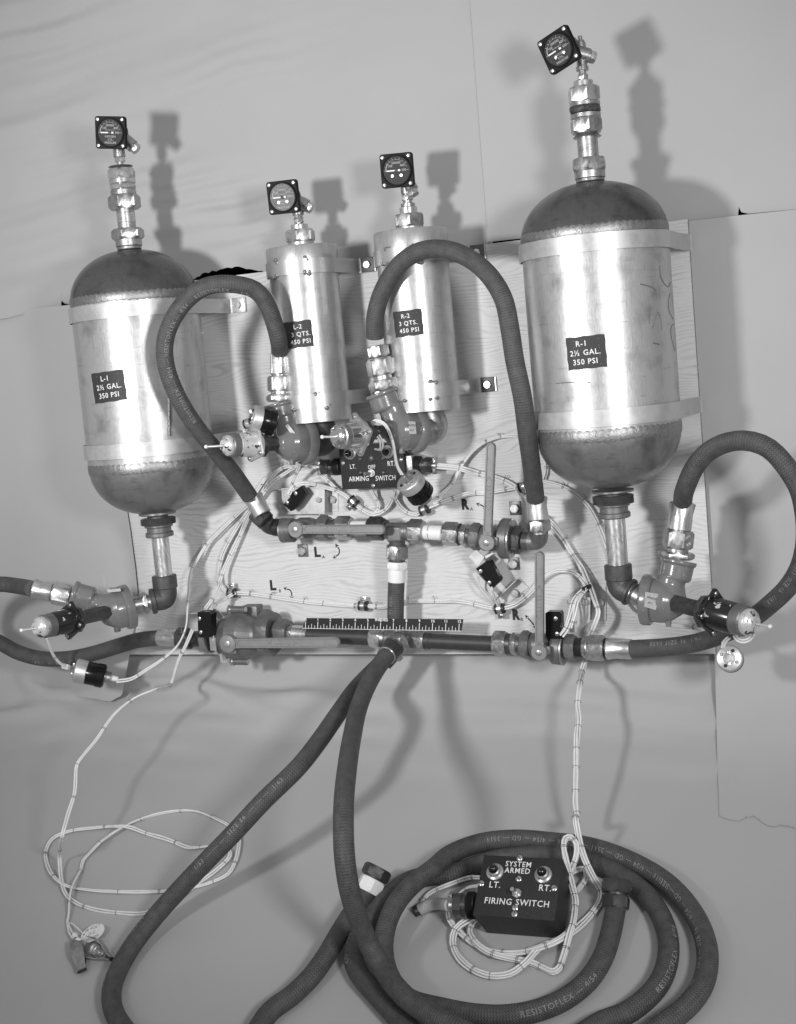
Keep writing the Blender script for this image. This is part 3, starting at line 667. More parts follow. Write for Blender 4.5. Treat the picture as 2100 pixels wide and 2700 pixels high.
tk3, A3, d3, tb3 = small_tank('slim steel bottle marked R-2, framed by the tall hose arch', (1096, 721), (1118, 1080), zB(1065, 632), zG(470, 92), (zB(1075, 840), zB(1075, 742)), (zB(1185, 1690), zB(1185, 1598)),
    (*zB(1032, 1218), [('R-2', -0.1), ('3 QTS.', 0.02), ('450 PSI', 0.05)], 77, 68, 0.03),
    [('flange', 622, 598, 'cyl', 88, 'tank2'), ('nut', 604, 518, 'hexr', 95, 'nut'), ('collar', 520, 474, 'cyl', 57, 'bright'), ('ring', 478, 450, 'cyl', 46, 'nut'), ('stem', 455, 385, 'cyl', 28, 'nut'), ('small_nut', 432, 396, 'hexr', 38, 'bright'), ('socket', 390, 345, 'cyl', 38, 'nut'), ('riser', 352, 300, 'cyl', 28, 'nut')],
    zB, axl(1040, 360, 1062, 600), (1,))

# ================================================================ gauges
def gauge(label, z, gc, tc_, w_axis, phi, tau, lines, dots, fog=False):
    T = PZ(z, *tc_, w_axis); c = fwd(T, *z(*gc), 40)
    back = (CAM - c).normalized(); cr = CR.copy(); cr = (cr - back*cr.dot(back)).normalized(); cu = back.cross(cr)
    ta = math.radians(tau); n = back*math.cos(ta) - cr*math.sin(ta); ex = cr*math.cos(ta) + back*math.sin(ta); ey = cu
    ph = math.radians(phi); ex, ey = ex*math.cos(ph) + ey*math.sin(ph), ey*math.cos(ph) - ex*math.sin(ph)
    root = thing('pressure_gauge', T, label, 'gauge', 'square black dial gauges'); h = 1.13*IN
    mb = MB(); ol = []
    for (sx, sy) in ((1, -1), (1, 1), (-1, 1), (-1, -1)):
        cx_, cy_ = sx*(h - 0.005), sy*(h - 0.005); a0 = {(1, -1): -pi/2, (1, 1): 0, (-1, 1): pi/2, (-1, -1): pi}[(sx, sy)]
        for i in range(5):
            an = a0 + pi/2*i/4; ol.append(c + ex*(cx_ + 0.005*math.cos(an)) + ey*(cy_ + 0.005*math.sin(an)) - n*0.009)
    mb.prism(ol, n, 0.009, 0.0012); obj('flange', mb, 'gaugeblack', root, 40)
    cb = MB(); cb.lathe(c - n*0.036, n, [(0, h*0.5), (0.004, h*0.80), (0.027, h*0.86)], 36); obj('case', cb, 'bake', root)
    rg = MB(); rg.lathe(c, n, [(0, h*0.93), (0.0030, h*0.92), (0.0036, h*0.88), (0.0030, h*0.83), (0.0004, h*0.82)], 48, cap=False); obj('bezel', rg, 'gaugeblack', root, 60)
    dl = MB(); dl.lathe(c, n, [(-0.001, h*0.6), (0.0008, h*0.83)], 40); face = obj('dial_face', dl, 'fogdial' if fog else 'dial', root)
    R = h*0.70; mk_ = MB(); F = flat(c, ex, ey, n, 0.0012)
    def line(a0, r0, r1, wd):
        i = len(mk_.v); d0 = (math.cos(a0), math.sin(a0)); p = (-d0[1]*wd, d0[0]*wd)
        for (r, s) in ((r0, -1), (r1, -1), (r1, 1), (r0, 1)): mk_.v.append(F(d0[0]*r + p[0]*s, d0[1]*r + p[1]*s))
        mk_.face((i, i+1, i+2, i+3))
    ang = lambda k: pi*(1.0 - k/10.0)
    for k in range(11): line(ang(k), R*0.88, R*(1.10 if k % 2 == 0 else 1.02), 0.00025)
    for k in range(40):                                              # scale arc, thick near zero
        a0, a1 = pi*(1 - k/44.0), pi*(1 - (k+1)/44.0); t_ = 0.0012 if k < 10 else 0.0003; i = len(mk_.v)
        for (a_, r) in ((a0, R*0.9), (a1, R*0.9), (a1, R*0.9 + t_), (a0, R*0.9 + t_)): mk_.v.append(F(math.cos(a_)*r, math.sin(a_)*r))
        mk_.face((i, i+1, i+2, i+3))
    obj('scale_mark', mk_, 'dialmark', face, 0)
    tx = MB()
    for k, s in ((2, '100'), (4, '200'), (6, '300'), (8, '400'), (10, '500')):
        a0 = ang(k); add_text(tx, s, h*0.19, (lambda x0, y0: lambda x, y: F(x0 + x, y0 + y))(math.cos(a0)*R*0.66, math.sin(a0)*R*0.66), 0.01)
    if lines:
        add_text(tx, 'LBS. PER SQ. IN.', h*0.09, lambda x, y: F(x, y + h*0.16))
        for i, s in enumerate(('OXYGEN', 'CYL.', 'PRESSURE')): add_text(tx, s, h*0.175, (lambda y0: lambda x, y: F(x, y + y0))(-h*(0.24 + 0.19*i)), 0.012)
    obj('dial_lettering', tx, 'dialmark', face, 0)
    nd = MB(); nd.box(c + n*0.0022 - ex*h*0.30, ex, ey, n, h*0.30, 0.0011, 0.0003); nd.box(c + n*0.0022 + ex*h*0.12, ex, ey, n, h*0.12, 0.0016, 0.0003); 
    obj('needle', nd, 'white', root, 0)
    hb = MB(); hb.cyl(c + n*0.001, c + n*0.0035, 0.0028); obj('hub', hb, 'black', root)
    if dots:
        for s in (-1, 1):
            q = MB(); q.cyl(c + ex*s*h*0.27 - ey*h*0.3 + n*0.0006, c + ex*s*h*0.27 - ey*h*0.3 + n*0.0022, 0.0026); obj('dial_screw', q, 'nut', root)
    for sx in (-1, 1):
        for sy in (-1, 1):
            p = c + ex*sx*h*0.80 + ey*sy*h*0.80; q = MB(); q.lathe(p, n, [(0, 0.0034), (0.0012, 0.0034), (0.0022, 0.0024), (0.0025, 0.0005)], 16); s = obj('screw', q, 'bright', root)
            sl = MB(); an = random.random()*3; e = ex*math.cos(an) + ey*math.sin(an); sl.box(p + n*0.0024, e, n.cross(e), n, 0.0028, 0.0004, 0.0003); obj('slot', sl, 'black', s, 0)
    tb = MB(); b0 = c - n*0.034; tb.cyl(b0, b0 + (T - b0)*0.5, 0.0095); tb.hexnut(b0 + (T - b0)*0.45, b0 + (T - b0)*0.75, 0.0105); tb.cyl(b0 + (T - b0)*0.6, T + (T - b0).normalized()*0.012, 0.012); obj('back_fitting', tb, 'nut', root)
    q = MB(); e = (T - b0).normalized(); q.hexnut(T + e*0.012, T + e*0.022, 0.009); obj('plug', q, 'bright', root)
    return root
gauge('gauge with clear white OXYGEN CYL. PRESSURE lettering on the L-1 tank', zA, (706, 362), (822, 425), 5.05, -1, 20, True, False)
gauge('gauge with a pale foggy dial on the L-2 bottle', zB, (232, 411), (352, 450), 3.2, 6, 20, True, True, True)
gauge('gauge without dial words on the R-2 bottle', zB, (962, 240), (1040, 330), 3.2, 5, 14, False, True)
gauge('gauge tilted on its corner on the R-1 tank', zC, (418, 318), (572, 345), 5.05, 30, 26, True, True)
# ================================================================ outlet pipes, discharge valves
HOSE_R = 0.605*IN
def seglist(parent, pts, items):
    """items on a polyline axis A->B: (name, f0, f1, kind, radius inches, mat)"""
    A, B = pts
    for (nm, f0, f1, kind, r, mt) in items:
        a, b = A + (B - A)*f0, A + (B - A)*f1; r *= IN; mb = MB()
        if kind == 'hex': mb.hexnut(a, b, r, roll=0.3)
        elif kind == 'hexr': mb.hexnut(a, b, r, roll=0.05)
        elif kind == 'thread':
            L = (b - a).length; n = max(3, int(L/0.0019)); pr = []
            for i in range(n): pr += [(L*i/n, r*0.92), (L*(i + 0.5)/n, r)]
            mb.lathe(a, b - a, pr + [(L, r*0.92)], 28)
        elif kind == 'taper': mb.cyl(a, b, r, r*0.8)
        elif kind == 'ferrule':
            L = (b - a).length; mb.lathe(a, b - a, [(0, r*0.95), (L*0.03, r), (L*0.45, r*1.0), (L*0.55, r*0.97), (L*0.95, r*0.99), (L, r*0.94)], 36, hexa=(4,), roll=0.3)
        else: mb.cyl(a, b, r)
        obj(nm, mb, mt, parent)
def elbow_mesh(mb, A, B, C, r, r2=None, n=10):
    """pipe bend from A via corner B to C with thick socket ends"""
    pts = [A + (B - A)*t for t in (0, 0.5)] + [A.lerp(B, 0.6)*(1-t)**2 + B*2*t*(1-t) + B.lerp(C, 0.4)*t*t for t in [i/n for i in range(n+1)]] + [B + (C - B)*t for t in (0.5, 1.0)]
    mb.tube(pts, r, 20); return mb

def outlet(root, A, d, z, ys, hw, xa, k):
    """fittings under a big tank: list of (name, y0, y1, kind, halfwidth px, mat)"""
    stack(root, A, d, ys, (z, k, xa))
outlet(tankL, AL, dL, zR, [('boss', 250, 218, 'cyl', 215, 'dome_low'), ('neck', 300, 240, 'cyl', 122, 'iron'), ('union_ring', 365, 290, 'thread', 206, 'cast_dull'), ('step_ring', 395, 362, 'cyl', 163, 'cast_dull'), ('neck', 460, 392, 'cyl', 140, 'cast_dull'), ('ring', 508, 452, 'cyl', 162, 'cast_dull'), ('pipe', 985, 505, 'cyl', 98, 'pipe')], None, axl(550, 300, 575, 960), 4.367)
outlet(tankR, AR, dR, zH, [('boss', 276, 258, 'cyl', 160, 'dome_low'), ('neck', 312, 266, 'cyl', 92, 'iron'), ('union_ring', 362, 298, 'thread', 156, 'cast_dull'), ('step_ring', 380, 360, 'cyl', 122, 'cast_dull'), ('neck', 432, 378, 'cyl', 106, 'cast_dull'), ('ring', 466, 424, 'cyl', 121, 'cast_dull'), ('pipe', 850, 462, 'cyl', 78, 'pipe'), ('thread', 845, 806, 'thread', 76, 'nut')], None, axl(345, 330, 374, 830), 2.832)

def actuator(root, base, tip_flange, end, r_stem, r_cyl, mats, flange_roll, pin_px, zp, sq=1.0):
    """hex stem, square flange with four screws, cylinder, cap and pull pin"""
    mstem, mfl, mcyl, mcap = mats; d = (end - base).normalized()
    F = base + d*(tip_flange - base).dot(d); L = (end - F).length
    q = MB(); q.hexnut(base, F - d*0.010, r_stem, roll=0.2); obj('stem', q, mstem, root)
    q = MB(); q.hexnut(F - d*0.018, F - d*0.006, r_cyl*0.86, roll=0.4); obj('lock_nut', q, 'darknut', root)
    q = MB(); q.lathe(F - d*0.0075, d, [(0, r_cyl*0.7), (0.002, r_cyl*0.98), (0.008, r_cyl*1.0)], 32); obj('rear_housing', q, mcyl, root)
    a, b, _ = basis(d, VX); cr_, sr_ = math.cos(flange_roll), math.sin(flange_roll); ex, ey = a*cr_ + b*sr_, b*cr_ - a*sr_
    h = r_cyl*1.08*sq; ol = []
    for (sx, sy, a0) in ((1, -1, -pi/2), (1, 1, 0), (-1, 1, pi/2), (-1, -1, pi)):
        for i in range(5):
            an = a0 + pi/2*i/4; ol.append(F + ex*(sx*(h - 0.0055) + 0.0055*math.cos(an)) + ey*(sy*(h - 0.0055) + 0.0055*math.sin(an)))
    q = MB(); q.prism(ol, d, 0.0045, 0.0006); fl = obj('flange', q, mfl, root, 40)
    for sx in (-1, 1):
        for sy in (-1, 1):
            p = F + ex*sx*h*0.76 + ey*sy*h*0.76 + d*0.0045; s = MB(); s.lathe(p, d, [(0, 0.0042), (0.0015, 0.0042), (0.0026, 0.003), (0.0029, 0.0006)], 16); so = obj('screw', s, 'nut', fl)
            sl = MB(); e = ex*math.cos(sx + sy*2) + ey*math.sin(sx + sy*2); sl.box(p + d*0.0028, e, d.cross(e), d, 0.0036, 0.0005, 0.0003); obj('slot', sl, 'black', so, 0)
    q = MB(); q.lathe(F, d, [(0.004, r_cyl*0.92), (L*0.10, r_cyl*0.88), (L*0.55, r_cyl*0.86), (L*0.58, r_cyl*0.80)], 40); obj('cylinder', q, mcyl, root)
    q = MB(); q.lathe(F, d, [(L*0.56, r_cyl*0.84), (L*0.60, r_cyl*0.85), (L*0.76, r_cyl*0.83), (L*0.79, r_cyl*0.74)], 40); obj('clamp_ring', q, 'cast_dull' if mcap != 'chrome' else 'nut', root)
    q = MB(); q.lathe(F, d, [(L*0.74, r_cyl*0.70), (L*0.86, r_cyl*0.74), (L*0.90, r_cyl*0.70), (L*0.94, r_cyl*0.56), (L*0.955, r_cyl*0.50), (L*0.97, r_cyl*0.46), (L*1.0, r_cyl*0.40), (L*1.0, 0.0005)], 40); cap_ = obj('cap', q, mcap, root)
    for i in range(6):
        an = i*pi/3 + 0.4; c = F + d*L*0.90 + (a*math.cos(an) + b*math.sin(an))*r_cyl*0.62; s = MB(); s.sphere(c, r_cyl*0.075, 8, 6); obj('rivet', s, mcap, cap_, 60)
    tip = fwd(end, *zp(*pin_px), 15); q = MB(); q.cyl(end - d*0.004, tip, 0.0022, seg=10); pn = obj('pull_pin', q, 'alu', root)
    q = MB(); q.sphere(tip, 0.0034, 10, 8); obj('pin_tip', q, 'tape', pn, 60)
    return F, d
def nameplate(parent, z, quad, body, dep_):
    pts = [fwd(body, *z(*q), 0) for q in quad]; off = (CAM - body).normalized()*dep_
    pts = [p + off for p in pts]; n = (pts[1] - pts[0]).cross(pts[2] - pts[0]).normalized()
    if n.dot(CAM - pts[0]) < 0: pts = pts[::-1]; n = -n
    q = MB(); q.prism([p - n*0.012 for p in pts], n, 0.0125, 0.0003); np_ = obj('nameplate', q, 'brass', parent, 30)
    c = sum(pts, V())/4; ex = (pts[1] - pts[0]).normalized(); ey = n.cross(ex); tx = MB()
    for i, s in enumerate(('050020', 'A-1')): add_text(tx, s, 0.0052, (lambda k: flat(c + ey*(0.004 - 0.008*k), ex, ey, n, 0.0008))(i))
    obj('lettering', tx, 'ink', np_, 0)

def discharge_valve(label, z, k, A_in, port, ringp, body, r_ring, r_body, collar, act, mats, npl, froll, first_parts, r_port=0.7):
    """A_in: world pt on tank outlet elbow; the rest are world pts. collar = list of (frac items) along outlet axis"""
    root = thing('discharge_valve', body - V((0, 0, r_body)), label, 'valve', 'discharge valves with pull-pin heads')
    d = (body - ringp).normalized()
    q = MB(); q.lathe(ringp - d*0.006, d, [(0, r_ring*0.82), (0.003, r_ring*0.98), (0.006, r_ring), (0.016, r_ring), (0.019, r_ring*0.95), (0.0195, r_ring*0.9)], 48); obj('union_ring', q, 'cast' if mats[3] != 'bright_ring' else 'cast_dull', root)
    # casting: bulb along the inlet axis + neck up to the outlet + stem boss
    C0, C1, cr0, cr1 = collar['neck'][0], collar['neck'][1], collar['neck'][2], collar['neck'][3]
    m = MB(); L = (body - ringp).length
    m.lathe(ringp + d*0.010, d, [(0, r_ring*0.86), (L*0.35, r_ring*0.86), (L*0.7, r_body*0.98), (L*1.0, r_body*0.86), (L*1.0 + r_body*0.45, r_body*0.55), (L + r_body*0.62, r_body*0.15)], 40)
    nd = (C1 - body).normalized(); Ln = (C0 - body).length
    m.lathe(body - nd*r_body*0.2, nd, [(0, r_body*0.72), (r_body*0.7, r_body*0.74), (r_body*0.2 + Ln*0.75, cr0*0.9), (r_body*0.2 + Ln, cr0*0.9), (r_body*0.2 + Ln + 0.003, cr0*0.95)], 36)
    m.lathe(C0 - nd*0.002, nd, [(0, cr0*0.88), (0.004, cr0), ((C1 - C0).length*0.80, cr1*0.98), ((C1 - C0).length*0.81, cr1*1.09), ((C1 - C0).length, cr1*1.09)], 40)
    sb = act['base']; sd = (act['end'] - sb).normalized()
    m.lathe(sb - sd*r_body*0.5, sd, [(0, r_body*0.75), (r_body*0.45, r_body*0.52), (r_body*0.62, act['rs']*1.3), (r_body*0.8, act['rs']*1.25)], 28)
    lug = body - VX*r_body*0.86 + (CAM - body).normalized()*r_body*0.25
    m.box(lug, UX, VX, WX, 0.004, 0.010, 0.006)
    fuse('body', m, root, 'cast', 0.0013, 5)
    actuator(root, sb + sd*r_body*0.45, act['flange'], act['end'], act['rs'], act['rc'], mats[:3] + (mats[4],), froll, act['pin'], z, act.get('sq', 1.0))
    if npl: nameplate(root, z, npl, body, r_body*0.80)
    for it in first_parts: seglist(root, *it)
    return root
# --- valve under R-2
e3 = A3 + d3*tb3; E3 = PZ(zG, 545, 235, 3.2); ring3 = fwd(E3, *zG(425, 240), 32); body3 = fwd(E3, *zG(300, 238), 32)
q = MB(); elbow_mesh(q, e3 + d3*0.01, PZ(zG, 560, 238, 3.2), ring3, 1.06*IN); obj('outlet_elbow', q, 'nut', tk3, 60)
C0, C1 = fwd(body3, *zF(1338, 360), 4), fwd(body3, *zF(1322, 218), 4); top3 = C1 + (fwd(body3, *zB(822, 1310), 4) - C1)
hose2_start = top3
v3 = discharge_valve('discharge valve under the R-2 bottle, its chrome cap facing outward', zF, 2.832, e3, None, ring3, body3, 1.60*IN, 1.40*IN,
    {'neck': (C0, C1, 1.05*IN, 1.05*IN)}, {'base': body3, 'flange': fwd(body3, *zF(1120, 548), 40), 'end': fwd(body3, *zF(938, 572), 40), 'rs': 0.40*IN, 'rc': 1.02*IN, 'pin': (850, 572)},
    ('darknut', 'bright', 'chrome', 'x', 'chrome'), None, 0.9,
    [((C1, top3), [('thin_nut', 0.0, 0.20, 'hex', 0.95, 'nut'), ('neck', 0.18, 0.30, 'cyl', 0.66, 'nut'), ('nut', 0.27, 0.60, 'hex', 0.83, 'nut'), ('nut', 0.62, 0.84, 'hexr', 0.72, 'nut')])])
nameplate(v3, zG, [(358, 170), (412, 175), (420, 268), (365, 268)], body3, 1.2*IN)
# --- valve under L-2
e2 = A2 + d2*tb2; E2 = PZ(zQ, 1500, 490, 3.2); ring2 = fwd(E2, *zQ(1320, 490), 32); body2 = fwd(E2, *zQ(1130, 495), 32)
q = MB(); elbow_mesh(q, e2 + d2*0.01, PZ(zQ, 1530, 490, 3.2), ring2, 1.04*IN); obj('outlet_elbow', q, 'iron', tk2, 60)
C0, C1 = fwd(body2, *zQ(1040, 210), 2), fwd(body2, *zQ(1027, 40), 2); top2 = fwd(body2, *zB(215, 1408), 2)
hose1_start = top2
v2 = discharge_valve('discharge valve under the L-2 bottle, pale chipped head toward the left tank', zQ, 4.2475, e2, None, ring2, body2, 1.64*IN, 1.42*IN,
    {'neck': (C0, C1, 1.04*IN, 1.06*IN)}, {'base': body2, 'flange': fwd(body2, *zQ(735, 510), 33), 'end': fwd(body2, *zQ(370, 532), 33), 'rs': 0.46*IN, 'rc': 0.98*IN, 'pin': (185, 543)},
    ('darknut', 'alu', 'chippaint', 'x', 'chippaint'), None, 0.25,
    [((C1, top2), [('thin_nut', 0.0, 0.15, 'hex', 0.92, 'bright'), ('neck', 0.13, 0.25, 'cyl', 0.70, 'nut'), ('nut', 0.21, 0.53, 'hex', 0.83, 'bright'), ('ring', 0.52, 0.56, 'cyl', 0.6, 'nut'), ('ferrule', 0.55, 1.0, 'hexr', 0.68, 'bright')])])
# --- valve on the left tank
pl = AL + dL*tat(AL, dL, *zR(585, 1010)); el = AL + dL*tat(AL, dL, *zR(595, 1225))
port1 = fwd(el, *zI(1085, 525), 14); ring1 = fwd(el, *zI(965, 562), 14); body1 = fwd(el, *zI(862, 592), 16)
q = MB(); elbow_mesh(q, pl + dL*0.004, el, port1.lerp(el, 0.45), 0.84*IN); o1 = obj('elbow', q, 'iron', tankL, 60)
q = MB(); q.cyl(pl - dL*0.016, pl + dL*0.009, 0.93*IN); obj('socket', q, 'iron', o1)
seglist(tankL, (el, ring1), [('socket_ring', 0.30, 0.42, 'cyl', 0.97, 'iron'), ('nipple', 0.4, 1.0, 'cyl', 0.60, 'nut'), ('nipple_nut', 0.50, 0.64, 'hex', 0.72, 'nut')])
C0, C1 = fwd(body1, *zI(690, 512), 6), fwd(body1, *zI(528, 488), 6); top1 = fwd(body1, *zI(243, 432), 6)
hose4_start = top1
v1 = discharge_valve('discharge valve on the L-1 tank elbow, black chipped head, hose leaving sideways', zI, 2.832, el, None, ring1, body1, 1.68*IN, 1.45*IN,
    {'neck': (C0, C1, 0.92*IN, 0.90*IN)}, {'base': body1 + (CAM - body1).normalized()*0.010, 'flange': fwd(body1, *zI(515, 668), 46), 'end': fwd(body1, *zI(262, 728), 46), 'rs': 0.44*IN, 'rc': 1.0*IN, 'pin': (160, 742)},
    ('darknut', 'blackpaint', 'blackpaint', 'x', 'chippaint'), [(800, 438), (900, 430), (905, 452), (805, 462)], 0.55,
    [((C1, top1), [('nut', 0.02, 0.48, 'hexr', 0.74, 'bright'), ('ring', 0.47, 0.52, 'cyl', 0.66, 'pipeblack'), ('ferrule', 0.50, 1.0, 'ferrule', 0.68, 'bright')])])
# --- valve on the right tank
pr = AR + dR*tat(AR, dR, *zH(376, 850)); er = AR + dR*tat(AR, dR, *zH(392, 985))
ring4 = fwd(er, *zH(570, 1078), 26); body4 = fwd(er, *zH(735, 1090), 24)
q = MB(); elbow_mesh(q, pr + dR*0.004, er, er.lerp(ring4, 0.45), 0.84*IN); o4 = obj('elbow', q, 'iron', tankR, 60)
q = MB(); q.cyl(pr - dR*0.018, pr + dR*0.008, 0.90*IN); obj('socket', q, 'iron', o4)
seglist(tankR, (er, ring4), [('socket_ring', 0.34, 0.46, 'cyl', 0.92, 'iron'), ('nipple', 0.4, 1.0, 'cyl', 0.66, 'nut'), ('nipple_nut', 0.52, 0.62, 'thread', 0.74, 'nut')])
C0, C1 = fwd(body4, *zH(795, 925), 2), fwd(body4, *zH(803, 770), 2); top4 = fwd(body4, *zH(852, 352), 4)
hose3_start = top4
v4 = discharge_valve('discharge valve on the R-1 tank elbow, black chipped head, hose leaving upward', zH, 2.832, er, None, ring4, body4, 1.66*IN, 1.44*IN,
    {'neck': (C0, C1, 1.02*IN, 1.06*IN)}, {'base': body4 + (CAM - body4).normalized()*0.012, 'flange': fwd(body4, *zH(1085, 1205), 44), 'end': fwd(body4, *zH(1400, 1262), 44), 'rs': 0.52*IN, 'rc': 1.14*IN, 'pin': (1505, 1280), 'sq': 0.95},
    ('darknut', 'blackpaint', 'blackpaint', 'x', 'chippaint'), [(572, 1020), (672, 1036), (655, 1158), (566, 1134)], 0.75,
    [((C1, top4), [('thin_nut', 0.0, 0.12, 'hex', 1.02, 'nut'), ('neck', 0.1, 0.22, 'cyl', 0.72, 'nut'), ('nut', 0.18, 0.50, 'hexr', 0.86, 'nut'), ('ring', 0.48, 0.54, 'cyl', 0.66, 'nut'), ('ferrule', 0.51, 1.0, 'ferrule', 0.75, 'bright')])])

# ================================================================ hoses
def hose(label, pts, texts=(), ref=None, ends=(), name='braided_hose', r=HOSE_R):
    q = smooth_path(pts, 0.010); root = thing(name, min(q, key=lambda p: p.z) - V((0, 0, r)), label, 'hose', 'braided hoses')
    mb = MB(); mb.tube(q, r, 24); body = obj('hose_body', mb, 'hose', root, 60)
    cum = [0.0]
    for a, b in zip(q, q[1:]): cum.append(cum[-1] + (b - a).length)
    def at(s):
        s = max(0, min(cum[-1] - 1e-6, s)); lo, hi = 0, len(cum) - 1
        while hi - lo > 1:
            m = (lo + hi)//2
            if cum[m] <= s: lo = m
            else: hi = m
        f = (s - cum[lo])/(cum[hi] - cum[lo]); p = q[lo].lerp(q[hi], f)
        t = (q[min(hi + 1, len(q) - 1)] - q[max(lo - 1, 0)]).normalized(); return p, t
    for (s0, txt, ang, size, sgn, rf) in texts:
        tx = MB(); rf = rf or ref or WX; L0 = cum[-1]*s0
        def fn(x, y, L0=L0, ang=ang, sgn=sgn, rf=rf):
            p, t = at(L0 + sgn*x); e1 = (rf - t*rf.dot(t)).normalized(); e2 = t.cross(e1)
            a = math.radians(ang) - sgn*y/r
            return p + (e1*math.cos(a) + e2*math.sin(a))*(r + 0.0005)
        add_text(tx, txt, size*IN, fn, 0.0, 1.15); obj('printing', tx, 'print', body, 0)
    return root, q
def zpts(z, pts): return [PZ(z, *p) for p in pts]
RX = 'RESISTOFLEX — 4/54 — RESISTOFLEX — 4/54 — RESISTOFLEX — 4/54'
# left arch
end1 = PZ(zF, 372, 1060, 3.2)
h1 = [hose1_start, PZ(zB, 207, 1330, 6.6), PZ(zB, 182, 1230, 7.0), PZ(zB, 130, 1095, 7.6), PZ(zB, 55, 1005, 8.2), PZ(zA, 1460, 1330, 9.3), PZ(zA, 1310, 1352, 9.8), PZ(zA, 1180, 1450, 10.2)] + \
     zpts(zE, [(836, 180, 10.6), (803, 340, 10.6), (822, 490, 10.5), (880, 650, 10.2), (960, 800, 9.6), (1060, 945, 8.7), (1195, 1110, 7.4), (1325, 1275, 5.8), (1440, 1440, 4.3)])
hl, ql = hose('braided hose arching in front of the L-1 tank from the L-2 valve', h1, [(0.47, RX, -46, 0.40, -1, None)])
# right arch
h2 = [top3 + (C1 - C1), PZ(zB, 822, 1200, 6.0), PZ(zB, 850, 1070, 6.2), PZ(zB, 915, 930, 6.4), PZ(zB, 1010, 815, 6.6), PZ(zB, 1120, 755, 6.8), PZ(zB, 1235, 742, 7.1), PZ(zB, 1360, 770, 7.5), PZ(zB, 1480, 840, 7.9), PZ(zB, 1580, 945, 8.4), PZ(zB, 1650, 1075, 8.8)] + \
     [P(1345, 865, 9.1), P(1358, 950, 9.2), P(1379, 1050, 9.0), P(1390, 1138, 8.2), P(1400, 1209, 7.0), P(1409, 1280, 5.4), P(1413, 1315, 4.7)]
h2[0] = hose2_start
hose('braided hose in a tall arch over the R-2 bottle', h2)
# right-hand loop beside the R-1 tank
h3 = [hose3_start] + zpts(zH, [(868, 260, 7.0)]) + zpts(zD, [(1165, 1545, 7.8), (1240, 1450, 8.2), (1350, 1385, 8.6), (1480, 1362, 9.0), (1600, 1388, 9.2), (1690, 1450, 9.3)]) + \
     zpts(zH, [(1715, 230, 9.2), (1765, 420, 8.8), (1775, 620, 8.2), (1735, 820, 7.2), (1640, 985, 6.2), (1500, 1120, 5.3), (1350, 1235, 4.5), (1180, 1325, 3.8), (980, 1395, 3.3), (750, 1432, 3.0), (470, 1448, 2.8)])
hose('braided hose making a round loop beside the R-1 tank', h3, [(0.60, '3511  SIZE 16   1/63', 20, 0.42, 1, None), (0.90, '3511 SIZE 16  1/63', 35, 0.42, -1, None)])
# left-hand loop leaving the picture
h4 = [hose4_start] + zpts(zI, [(120, 410, 7.5), (0, 398, 7.4), (-140, 430, 7.0), (-250, 540, 6.2), (-240, 690, 5.4), (-120, 780, 4.8), (0, 835, 4.4), (130, 905, 4.0), (300, 952, 3.7), (480, 955, 3.5), (680, 920, 3.3), (880, 860, 3.1), (1040, 815, 3.0), (1192, 798, 3.0)])
hose('braided hose bending round the L-1 valve at the left sheet', h4, [(0.70, '1/63  SIZE 16  1/63', 20, 0.42, -1, None)])
# short vertical hose between the two manifolds
hose('short vertical braided hose between the two pipe manifolds', zpts(zG, [(272, 1362, 2.3), (268, 1450, 2.3), (266, 1560, 2.35), (264, 1660, 2.4), (264, 1720, 2.4)]), [(0.5, 'SIZE 16', 18, 0.36, 1, None)])
# floor hose A: front of lower tee, down, two turns of coil, free end by the firing box
fz = lambda z, pts: [S(*z(x, y), h) for x, y, h in pts]
hA = [PZ(zJ, 1478, 640, 5.6), PZ(zJ, 1415, 725, 6.6), D(*zJ(1325, 880), 92.6)] + [D(*zJ(1262, 1040), 90.6), D(*zJ(1215, 1250), 86.8), D(*zJ(1180, 1470), 82.4), D(*zN(588, 20), 79.2), D(*zN(583, 230), 77.6), D(*zN(592, 450), 77.0), D(*zN(625, 680), 77.2)] + \
     [D(*zN(685, 890), 77.8), D(*zN(760, 1080), 78.4)] + fz(zN, [(860, 1260, 2.2), (980, 1430, 2.2), (1120, 1560, 2.1)]) + [S(1190, 2705, 1.9), S(1330, 2760, 1.2), S(1500, 2745, 0.75)] + \
     fz(zP, [(370, 1425, .62), (520, 1370, .62), (660, 1270, .62), (755, 1160, .62), (808, 1030, .62), (820, 890, .62), (790, 750, .62), (710, 600, .62), (590, 480, .62), (420, 375, .62), (230, 300, .62), (20, 270, .62)]) + \
     fz(zO, [(850, 330, .62), (600, 370, .62), (300, 470, .62)]) + fz(zN, [(1090, 625, .62), (950, 720, .62), (830, 850, .62), (735, 990, .62), (672, 1120, .62), (660, 1230, .62), (715, 1350, .62), (820, 1470, .62), (930, 1590, .62), (1030, 1700, .62)]) + \
     [S(1150, 2780, .62), S(1350, 2850, .62), S(1600, 2800, .7)] + fz(zP, [(790, 1440, .7), (940, 1325, .72), (1040, 1200, .72), (1085, 1060, .72), (1082, 900, .72), (1025, 735, .72), (910, 565, .75), (760, 430, .8), (520, 300, .9), (260, 215, 1.0), (30, 185, 1.0)]) + \
     fz(zO, [(800, 195, 1.1), (520, 225, 1.2), (270, 320, 1.4)]) + fz(zN, [(1260, 535, 1.7), (1110, 650, 1.85), (985, 790, 1.85), (910, 950, 1.5), (882, 1110, 1.0), (900, 1270, .7), (965, 1410, .62), (1080, 1520, .62)]) + \
     fz(zO, [(200, 1575, .62), (450, 1622, .62), (700, 1635, .62), (950, 1600, .62), (1200, 1500, .64), (1390, 1350, .66), (1510, 1170, .7), (1575, 980, .75), (1612, 800, .85), (1618, 765, .85)])
SZ = '— SIZE 16 — 4/54 — GD — 3511 '
